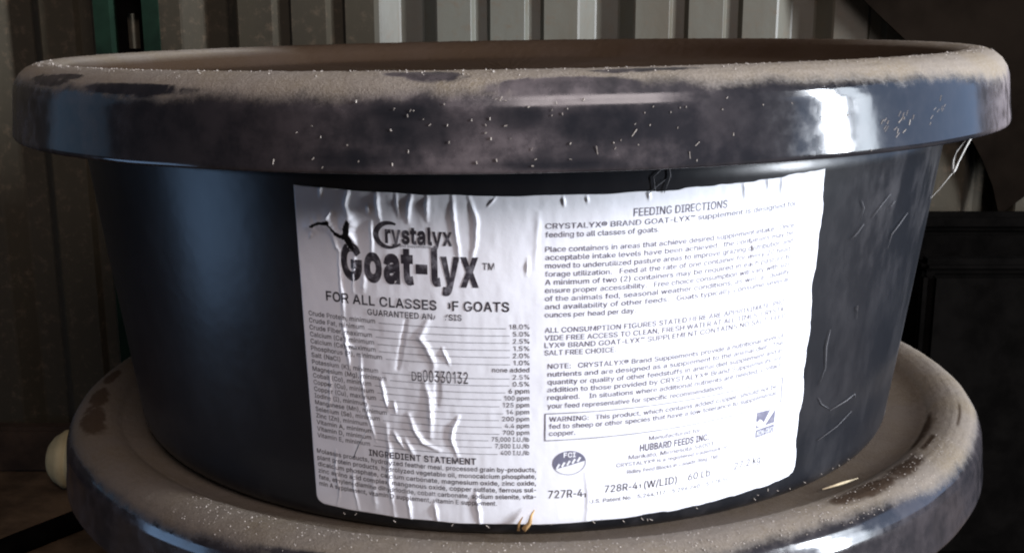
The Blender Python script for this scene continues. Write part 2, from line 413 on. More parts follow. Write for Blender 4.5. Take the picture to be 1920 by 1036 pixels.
LINES=[('product_title', 'Goat-lyx', -353.0, 136.2, -141.3, 56, 0.043, 'fit'),
('product_title', 'TM', -135.6, 160.2, -118.2, 11.5, 0.01, 'fit'),
('headline', 'FOR ALL CLASSES OF GOATS', -382.4, 94.3, -96.4, 16, 0.018, 'fit'),
('analysis_table', 'GUARANTEED ANALYSIS', -314.6, 78.4, -167.9, 10, 0.014, 'fit'),
('analysis_table', 'Crude Protein, minimum', -415, 65.0, -302.9, 8.2, 0.007, 'fit'),
('analysis_table', '18.0%', -96.4, 66.0, -66, 8.2, 0.007, 'fit'),
('analysis_table', 'Crude Fat, minimum', -415, 53.1, -321.0, 8.2, 0.007, 'fit'),
('analysis_table', '5.0%', -90.9, 54.1, -66, 8.2, 0.007, 'fit'),
('analysis_table', 'Crude Fiber, maximum', -415, 41.3, -309.2, 8.2, 0.007, 'fit'),
('analysis_table', '2.5%', -90.9, 42.3, -66, 8.2, 0.007, 'fit'),
('analysis_table', 'Calcium (Ca), minimum', -415, 29.5, -306.3, 8.2, 0.007, 'fit'),
('analysis_table', '1.5%', -90.1, 30.5, -66, 8.2, 0.007, 'fit'),
('analysis_table', 'Calcium (Ca), maximum', -415, 17.6, -304.2, 8.2, 0.007, 'fit'),
('analysis_table', '2.0%', -90.9, 18.6, -66, 8.2, 0.007, 'fit'),
('analysis_table', 'Phosphorus (P), minimum', -415, 5.8, -294.3, 8.2, 0.007, 'fit'),
('analysis_table', '1.0%', -90.1, 6.8, -66, 8.2, 0.007, 'fit'),
('analysis_table', 'Salt (NaCl)', -415, -6.1, -364.2, 8.2, 0.007, 'fit'),
('analysis_table', 'none added', -122.7, -5.1, -66, 8.2, 0.007, 'fit'),
('analysis_table', 'Potassium (K), minimum', -415, -18.0, -301.5, 8.2, 0.007, 'fit'),
('analysis_table', '2.5%', -91.0, -17.0, -66, 8.2, 0.007, 'fit'),
('analysis_table', 'Magnesium (Mg), minimum', -415, -29.8, -288.8, 8.2, 0.007, 'fit'),
('analysis_table', '0.5%', -91.0, -28.8, -66, 8.2, 0.007, 'fit'),
('analysis_table', 'Cobalt (Co), minimum', -415, -41.6, -314.2, 8.2, 0.007, 'fit'),
('analysis_table', '6 ppm', -97.6, -40.6, -66, 8.2, 0.007, 'fit'),
('analysis_table', 'Copper (Cu), minimum', -415, -53.5, -310.3, 8.2, 0.007, 'fit'),
('analysis_table', '100 ppm', -104.2, -52.5, -66, 8.2, 0.007, 'fit'),
('analysis_table', 'Copper (Cu), maximum', -415, -65.3, -307.3, 8.2, 0.007, 'fit'),
('analysis_table', '125 ppm', -106.7, -64.3, -66, 8.2, 0.007, 'fit'),
('analysis_table', 'Iodine (I), minimum', -415, -77.2, -322.3, 8.2, 0.007, 'fit'),
('analysis_table', '14 ppm', -101.0, -76.2, -66, 8.2, 0.007, 'fit'),
('analysis_table', 'Manganese (Mn), minimum', -415, -89.0, -290.5, 8.2, 0.007, 'fit'),
('analysis_table', '200 ppm', -107.7, -88.0, -66, 8.2, 0.007, 'fit'),
('analysis_table', 'Selenium (Se), minimum', -415, -100.9, -302.7, 8.2, 0.007, 'fit'),
('analysis_table', '4.4 ppm', -103.6, -99.9, -66, 8.2, 0.007, 'fit'),
('analysis_table', 'Zinc (Zn), minimum', -415, -112.8, -324.2, 8.2, 0.007, 'fit'),
('analysis_table', '700 ppm', -107.0, -111.8, -66, 8.2, 0.007, 'fit'),
('analysis_table', 'Vitamin A, minimum', -415, -124.6, -315.7, 8.2, 0.007, 'fit'),
('analysis_table', '75,000 I.U./lb', -124.5, -123.6, -66, 8.2, 0.007, 'fit'),
('analysis_table', 'Vitamin D, minimum', -415, -136.4, -319.0, 8.2, 0.007, 'fit'),
('analysis_table', '7,500 I.U./lb', -118.8, -135.4, -66, 8.2, 0.007, 'fit'),
('analysis_table', 'Vitamin E, minimum', -415, -148.3, -321.5, 8.2, 0.007, 'fit'),
('analysis_table', '400 I.U./lb', -110.5, -147.3, -66, 8.2, 0.007, 'fit'),
('batch_stamp', 'DB', -247.6, -25.2, -231.4, 16, 0.004, 'fit'),
('batch_stamp', '00330132', -229.8, -25.6, -159.8, 21, 0.004, 'fit'),
('ingredient_text', 'INGREDIENT STATEMENT', -324.1, -165.4, -149.3, 11.5, 0.022, 'fit'),
('ingredient_text', 'Molasses products, hydrolyzed feather meal, processed grain by-products,', -418, -177.5, -55, 8.4, 0.01, 'fit'),
('ingredient_text', 'plant protein products, hydrolyzed vegetable oil, monocalcium phosphate,', -418, -189.7, -55, 8.4, 0.01, 'fit'),
('ingredient_text', 'dicalcium phosphate, calcium carbonate, magnesium oxide, zinc oxide,', -418, -201.9, -55, 8.4, 0.01, 'fit'),
('ingredient_text', 'zinc amino acid complex, manganous oxide, copper sulfate, ferrous sul-', -418, -214.1, -55, 8.4, 0.01, 'fit'),
('ingredient_text', 'fate, ethylenediamine dihydriodide, cobalt carbonate, sodium selenite, vita-', -418, -226.3, -55, 8.4, 0.01, 'fit'),
('ingredient_text', 'min A supplement, vitamin D supplement, vitamin E supplement.', -418, -238.5, -117, 8.4, 0.01, 'fit'),
('feeding_text', 'FEEDING DIRECTIONS', 87.5, 237.3, 237.8, 13, 0.006, 'fit'),
('feeding_text', 'CRYSTALYX® BRAND GOAT-LYX™ supplement is designed for', -43, 223.5, 368, 8.8, 0.005, 'fit'),
('feeding_text', 'feeding to all classes of goats.', -43, 210.5, 128, 8.8, 0.005, 'fit'),
('feeding_text', 'Place containers in areas that achieve desired supplement intake.  Once', -43, 188, 368, 8.8, 0.005, 'fit'),
('feeding_text', 'acceptable intake levels have been achieved,  the containers may be', -43, 175.3, 368, 8.8, 0.005, 'fit'),
('feeding_text', 'moved to underutilized pasture areas to improve grazing distribution and', -43, 162.4, 368, 8.8, 0.005, 'fit'),
('feeding_text', 'forage utilization.   Feed at the rate of one container for every 20 head.', -43, 149.4, 368, 8.8, 0.005, 'fit'),
('feeding_text', 'A minimum of two (2) containers may be required in each pasture to', -43, 136.5, 368, 8.8, 0.005, 'fit'),
('feeding_text', 'ensure proper accessibility.   Free choice consumption will vary with size', -43, 123.6, 368, 8.8, 0.005, 'fit'),
('feeding_text', 'of the animals fed, seasonal weather conditions, as well as quality', -43, 110.7, 368, 8.8, 0.005, 'fit'),
('feeding_text', 'and availability of other feeds.   Goats typically consume several', -43, 97.6, 368, 8.8, 0.005, 'fit'),
('feeding_text', 'ounces per head per day.', -43, 84.5, 96, 8.8, 0.005, 'fit'),
('feeding_text', 'ALL CONSUMPTION FIGURES STATED HERE ARE APPROXIMATE. PRO-', -43, 59.5, 368, 8.8, 0.005, 'fit'),
('feeding_text', 'VIDE FREE ACCESS TO CLEAN, FRESH WATER AT ALL TIMES. CRYSTA-', -43, 47, 368, 8.8, 0.005, 'fit'),
('feeding_text', 'LYX® BRAND GOAT-LYX™ SUPPLEMENT CONTAINS NO SALT. FEED', -43, 34.8, 368, 8.8, 0.005, 'fit'),
('feeding_text', 'SALT FREE CHOICE.', -43, 22.5, 67, 8.8, 0.005, 'fit'),
('feeding_text', 'NOTE:   CRYSTALYX® Brand Supplements provide a nutritional level of', -38, 0, 368, 8.8, 0.005, 'fit'),
('feeding_text', 'nutrients and are designed as a supplement to the animal diet.  The', -38, -13.2, 368, 8.8, 0.005, 'fit'),
('feeding_text', 'quantity or quality of other feedstuffs in animal diet supplement and in', -38, -26.3, 368, 8.8, 0.005, 'fit'),
('feeding_text', 'addition to those provided by CRYSTALYX® Brand Supplements are', -38, -39.3, 368, 8.8, 0.005, 'fit'),
('feeding_text', 'required.    In situations where additional nutrients are needed, contact', -38, -52.5, 368, 8.8, 0.005, 'fit'),
('feeding_text', 'your feed representative for specific recommendations.', -38, -67, 255, 8.8, 0.005, 'fit'),
('warning_box', 'WARNING:   This product, which contains added copper, should not be', -35, -90, 363, 8.8, 0.006, 'fit'),
('warning_box', 'fed to sheep or other species that have a low tolerance to supplemental', -35, -102.3, 363, 8.8, 0.006, 'fit'),
('warning_box', 'copper.', -35, -114.5, 6, 8.8, 0.006, 'fit'),
('maker_text', 'Manufactured for', 126.1, -136.5, 215.8, 8, 0, 'fit'),
('maker_text', 'HUBBARD FEEDS INC.', 111.6, -154.1, 232.7, 12.5, 0.02, 'fit'),
('maker_text', 'Mankato, Minnesota 56001', 93.4, -166.8, 240.6, 8.5, 0, 'fit'),
('maker_text', 'CRYSTALYX® is a registered trademark of', 73.4, -178.5, 269.2, 7.5, 0, 'fit'),
('maker_text', 'Ridley Feed Blocks in Canada (Reg. TM)', 91.6, -192.4, 252.7, 7.5, 0, 'fit'),
('product_code', '727R-4', -35.3, -226.4, 19.7, 15, 0.004, 'fit'),
('product_code', '1', 20.5, -227.9, 24.9, 8, 0.004, 'fit'),
('product_code', '728R-4', 55.4, -222.7, 110.5, 14, 0.004, 'fit'),
('product_code', '1', 112.4, -221.8, 116.0, 8, 0.004, 'fit'),
('product_code', '(W/LID)', 121.6, -223.3, 178.5, 14, 0.004, 'fit'),
('product_code', '60 Lb.', 198.8, -222.6, 243.7, 14, 0.0, 'fit'),
('product_code', '27.2 kg', 286.8, -222.7, 341.6, 14, 0.0, 'fit'),
('product_code', 'U.S. Patent No.   5,244,117    5,296,240    5,378,50', 31.3, -240.0, 277.3, 7.5, 0, 'fit')]
ROWS=[(-296.9, -101.4, 66.3), (-315.0, -95.9, 54.4), (-303.2, -95.9, 42.6), (-300.3, -95.1, 30.8), (-298.2, -95.9, 18.9), (-288.3, -95.1, 7.0), (-295.5, -96.0, -16.7), (-282.8, -96.0, -28.5), (-308.2, -102.6, -40.3), (-304.3, -109.2, -52.2), (-301.3, -111.7, -64.0), (-316.3, -106.0, -75.9), (-284.5, -112.7, -87.7), (-296.7, -108.6, -99.6), (-318.2, -112.0, -111.5), (-309.7, -129.5, -123.3), (-313.0, -123.8, -135.1), (-315.5, -115.5, -147.0)]
CREASES=[(4, 4.5, [(-335.7, 276.5), (-341.5, 249.0), (-335.7, 231.3)]), (3.5, 5, [(-291.8, 271.5), (-290.3, 248.8), (-287.9, 228.4)]), (3, 4, [(-305.9, 251.8), (-304.9, 239.5)]), (3, 4.5, [(-302.1, 227.4), (-301.4, 206.7), (-302.0, 176.5)]), (3.5, 5, [(-239.2, 272.0), (-243.1, 251.5), (-245.4, 230.2)]), (4, 4, [(-215.4, 272.2), (-216.4, 234.1)]), (3, 2.5, [(-262.4, 271.6), (-258.9, 238.5)]), (4, 4.5, [(-178.5, 271.8), (-175.4, 229.8), (-169.4, 175.6)]), (4.5, 4.5, [(-154.4, 270.8), (-143.3, 238.7), (-144.5, 206.0), (-152.0, 171.1)]), (2, 3, [(-115.8, 271.3), (-121.3, 264.8), (-126.7, 258.4)]), (3.5, 5, [(-355.4, 176.6), (-355.4, 133.8), (-353.8, 70.9)]), (3, 4, [(-330.2, 175.7), (-332.8, 144.8), (-336.3, 113.3)]), (3.5, 5, [(-356.9, 65.2), (-352.2, 37.2), (-350.8, 14.9), (-348.2, -18.5)]), (2.5, 4.5, [(-329.6, 8.5), (-329.7, -27.0), (-327.3, -49.8), (-323.0, -90.2), (-316.0, -113.8), (-310.9, -139.7)]), (3, 5.5, [(-297.7, -27.7), (-293.5, -51.1), (-287.8, -81.0)]), (2.5, 4, [(-277.4, -65.0), (-275.6, -83.4)]), (2.5, 3.5, [(-383.5, -20.0), (-384.5, -49.9), (-391.0, -103.9)]), (6, 5, [(-220.2, 74.4), (-232.6, 47.3), (-220.7, 27.8), (-212.1, 6.1), (-214.2, -9.3)]), (6, 5.5, [(-227.3, -27.4), (-220.5, -55.2), (-219.6, -85.6), (-220.6, -121.1)]), (5, 5.5, [(-254.7, -84.9), (-246.1, -111.2), (-233.8, -131.7), (-208.4, -143.8)]), (5, 5.5, [(-291.5, -106.8), (-288.8, -148.2), (-291.2, -183.2), (-290.7, -214.4), (-284.9, -272.0)]), (4, 4.5, [(-279.6, -118.6), (-263.9, -146.2)]), (4, 5, [(-175.7, -82.7), (-184.5, -101.8), (-187.5, -123.5), (-179.5, -150.4)]), (4.5, 5.5, [(-150.0, -218.0), (-146.9, -243.3), (-143.9, -276.7)]), (3, 4, [(-352.8, -195.8), (-352.9, -231.4), (-347.3, -269.5)]), (2.5, 4.5, [(-382.6, -166.0), (-385.0, -203.9), (-379.5, -239.6), (-386.3, -269.3)]), (3, 3.5, [(-381.6, 275.1), (-381.0, 257.9)]), (5, 2.5, [(24.0, -183.8), (29.2, -227.9), (27.7, -279.2)]), (2.5, 3.5, [(-18.7, 271.2), (-16.2, 257.5)]), (2.5, 3, [(15.6, 271.7), (18.1, 261.2)]), (3, 3.5, [(108.1, 272.7), (110.2, 261.2)]), (3, 3.2, [(262.5, 277.0), (269.1, 244.5)]), (3, 3, [(305.8, 276.9), (309.8, 256.3)]), (4, 3, [(333.9, 277.6), (336.0, 239.2)]), (6, 2, [(-53.3, 246.9), (-57.6, 164.8)]), (4, 3, [(-68.6, 177.4), (-70.2, 152.4)]), (2.5, 3, [(285.6, 187.9), (290.0, 161.3), (289.8, 130.6)]), (2, 2.5, [(318.0, 103.7), (319.9, 74.4)]), (5, 4, [(-262.3, -127.0), (-250.2, -154.2)]), (3, 4, [(-198.2, 31.8), (-188.1, 5.7)]), (3, 4, [(-399.5, 200.8), (-403.7, 192.6)]), (5, 5, [(-363.6, 201.2), (-358.5, 183.1), (-352.8, 176.9)]), (3, 5, [(-364.7, 237.9), (-373.6, 223.7)]), (4, 5, [(-337.8, 210.3), (-327.7, 191.1)]), (4, 4, [(-261.5, -228.2), (-257.0, -277.2)]), (4, 3.5, [(-217.7, -238.2), (-212.5, -275.3)]), (3, 3, [(-357.3, 27.6), (-339.7, 20.8)]), (4, -4, [(-253.4, 73.9), (-260.6, 38.1), (-270.8, -7.6)]), (5, -4, [(-205.9, -11.5), (-209.0, -66.3)]), (6, 3, [(-318.9, -192.1), (-317.6, -261.1)]), (5, 3.5, [(-315.0, 155.0), (-319.6, 115.9)])]
HOLE=[(-401.5, 210.7), (-397.5, 214.5), (-386.3, 220.7), (-377.3, 220.8), (-370.0, 224.9), (-367.8, 217.6), (-362.9, 212.2), (-358.0, 206.8), (-352.0, 204.0), (-347.6, 204.4), (-345.3, 214.7), (-341.3, 223.4), (-338.4, 228.6), (-334.6, 221.5), (-336.8, 212.1), (-335.6, 203.9), (-333.4, 196.5), (-331.2, 189.1), (-329.9, 182.5), (-336.1, 179.4), (-340.1, 184.9), (-343.2, 190.5), (-346.4, 196.1), (-355.0, 198.7), (-360.1, 200.7), (-364.9, 208.6), (-369.8, 214.9), (-377.7, 215.7), (-387.6, 214.7), (-397.1, 208.6)]
WEAR=[[(-205.2, 115.0), (-186.5, 115.9), (-187.1, 91.8), (-197.6, 91.3)], [(-209.9, 90.7), (-191.9, 91.6), (-192.4, 72.5), (-207.1, 71.7)]]

CREASES = [(w * .72, a * .64, np.array(p)) for w, a, p in CREASES]
HOLEP = np.array(HOLE)
def inside(P, u, v):
    r = np.zeros(u.shape, bool); n = len(P); j = n - 1
    for i in range(n):
        xi, yi = P[i]; xj, yj = P[j]
        with np.errstate(all='ignore'):
            cnd = ((yi > v) != (yj > v)) & (u < (xj - xi) * (v - yi) / (yj - yi + 1e-12) + xi)
        r ^= cnd; j = i
    return r
def relief(u, v):
    """height of the wrinkled paper above the tub, in thousandths of a lid radius; u, v in thousandths"""
    h = np.full(u.shape, 1.2)
    h += .9 * (vnoise(u / 26 + 60, v / 60 + 60, 41) + .5) * sm(-u, -60, 200) + .35 * vnoise(u / 9 + 90, v / 26 + 60, 42)
    for w, a, P in CREASES:
        lo, hi = P.min(0) - 4 * w, P.max(0) + 4 * w
        k = (u > lo[0]) & (u < hi[0]) & (v > lo[1]) & (v < hi[1])
        if not k.any(): continue
        uu, vv = u[k], v[k]
        uu = uu + 1.2 * vnoise(vv / 7 + 20, uu * 0, 43)
        best = np.full(uu.shape, 1e9); tt = np.zeros(uu.shape)
        seg = np.hypot(*np.diff(P, axis=0).T); tot = seg.sum(); acc = 0
        for i in range(len(seg)):
            A, B = P[i], P[i + 1]; d = B - A
            t = np.clip(((uu - A[0]) * d[0] + (vv - A[1]) * d[1]) / (d @ d), 0, 1)
            q = np.hypot(uu - A[0] - t * d[0], vv - A[1] - t * d[1])
            m_ = q < best; best[m_] = q[m_]; tt[m_] = (acc + t[m_] * seg[i]) / tot; acc += seg[i]
        tap = np.clip(np.sin(np.pi * np.clip(tt, .06, .94)), 0, 1) ** .6 * (1 + .5 * vnoise(tt * 7 + a, tt * 0 + w, 44))
        prof = np.exp(-(best / w) ** 2)
        h[k] += a * tap * prof
    c_ = HOLEP.mean(0)
    q = np.min(np.hypot(u[..., None] - HOLEP[:, 0], v[..., None] - HOLEP[:, 1]), -1) if u.size < 4e5 else None
    if q is not None: h += 5.5 * np.exp(-(q / 9.0) ** 2) * sm(v, c_[1] - 40, c_[1] + 15)
    return np.maximum(h, .5)
NU, NV = 560, 360
gu, gv = np.meshgrid(np.linspace(-LW, LW, NU) * 1000, np.linspace(-LHH, LHH, NV) * 1000)
# torn, slightly wavy edges and rounded lower corners
eu = gu + np.clip(gu / 425, 0, 2) ** 9 * (6 * vnoise(gv / 40 + 9, gv * 0, 51) + 2.5 * vnoise(gv / 12 + 9, gv * 0, 52))
ev = gv + np.abs(gv / 273.7) ** 9 * np.sign(gv) * (2.5 * vnoise(gu / 45 + 29, gv * 0, 53) + 2.2 * vnoise(gu / 14 + 29, gv * 0, 54) * (gu > 120))
def corner(eu, ev, sx):
    r = 16.0; cx, cy = sx * (425 - r), -(273.7 - r)
    k = ((eu - cx) * sx > 0) & (ev < cy)
    d = np.maximum(np.hypot(eu - cx, ev - cy), 1e-6); mx = np.maximum(np.abs(eu - cx), np.abs(ev - cy))
    sc = np.where(k, mx / d, 1)
    return cx + (eu - cx) * sc, cy + (ev - cy) * sc
for sx in (1, -1):
    a_, b_ = corner(eu, ev, sx); eu, ev = a_, b_
hh = relief(eu, ev)
P3 = wrap(eu / 1000, ev / 1000, hh / 1000).reshape(-1, 3)
cu = (eu[:-1, :-1] + eu[1:, 1:]) / 2; cv = (ev[:-1, :-1] + ev[1:, 1:]) / 2
hole = inside(HOLEP, cu + 1.5 * vnoise(cu / 4 + 30, cv / 4, 55), cv + 1.5 * vnoise(cu / 4 + 30, cv / 4 + 7, 56))
ii, jj = np.nonzero(~hole)
a = ii * NU + jj
Fq = np.stack([a, a + 1, a + 1 + NU, a + NU], -1)
# paper edge down to the tub all round
ring = np.concatenate([np.arange(NU), np.arange(1, NV) * NU + NU - 1, (NV - 1) * NU + np.arange(NU - 2, -1, -1), np.arange(NV - 2, 0, -1) * NU])
low = wrap(eu.ravel()[ring] / 1000, ev.ravel()[ring] / 1000, np.full(len(ring), .0003))
b0 = NU * NV; nr = len(ring); k = np.arange(nr)
Fs = np.stack([ring[(k + 1) % nr], ring[k], b0 + k, b0 + (k + 1) % nr], -1)
label = mesh_ob('label', np.concatenate([P3, low]), Fq.tolist() + Fs.tolist(), M_PAPER, upper)

# ---- print: flat shapes cut fine and laid on the wrinkled paper
def lay(name, polys, mat, lift=.45, cut=True):
    """polys: list of (verts2d, faces) in thousandths -> one mesh following the paper"""
    bm = bmesh.new()
    for vs, fs in polys:
        bv = [bm.verts.new((p[0], p[1], p[2] if len(p) > 2 else 0)) for p in vs]
        for q in fs:
            try: bm.faces.new([bv[i] for i in q])
            except ValueError: pass
    if cut:
        xs = [v.co.x for v in bm.verts]; ys = [v.co.y for v in bm.verts]
        st = 3.0
        for x in np.arange(math.floor(min(xs)), max(xs), st):
            bmesh.ops.bisect_plane(bm, geom=bm.verts[:] + bm.edges[:] + bm.faces[:], plane_co=(x, 0, 0), plane_no=(1, 0, 0))
        for y in np.arange(math.floor(min(ys)), max(ys), 4.0):
            bmesh.ops.bisect_plane(bm, geom=bm.verts[:] + bm.edges[:] + bm.faces[:], plane_co=(0, y, 0), plane_no=(0, 1, 0))
    for poly in WEAR + [HOLE]:
        fc = [(q, q.calc_center_median()) for q in bm.faces]
        if fc:
            ins = inside(np.array(poly), np.array([p[1].x for p in fc]), np.array([p[1].y for p in fc]))
            bmesh.ops.delete(bm, geom=[p[0] for p, i_ in zip(fc, ins) if i_], context='FACES')
    bm.verts.index_update()
    uv = np.array([v.co[:] for v in bm.verts]).reshape(-1, 3)
    fs = [[v.index for v in q.verts] for q in bm.faces]
    bm.free()
    # wind outwards
    P = wrap(uv[:, 0] / 1000, uv[:, 1] / 1000, (relief(uv[:, 0], uv[:, 1]) + lift + .15 * uv[:, 2]) / 1000)
    return mesh_ob(name, P, fs, mat, label, smooth=False)
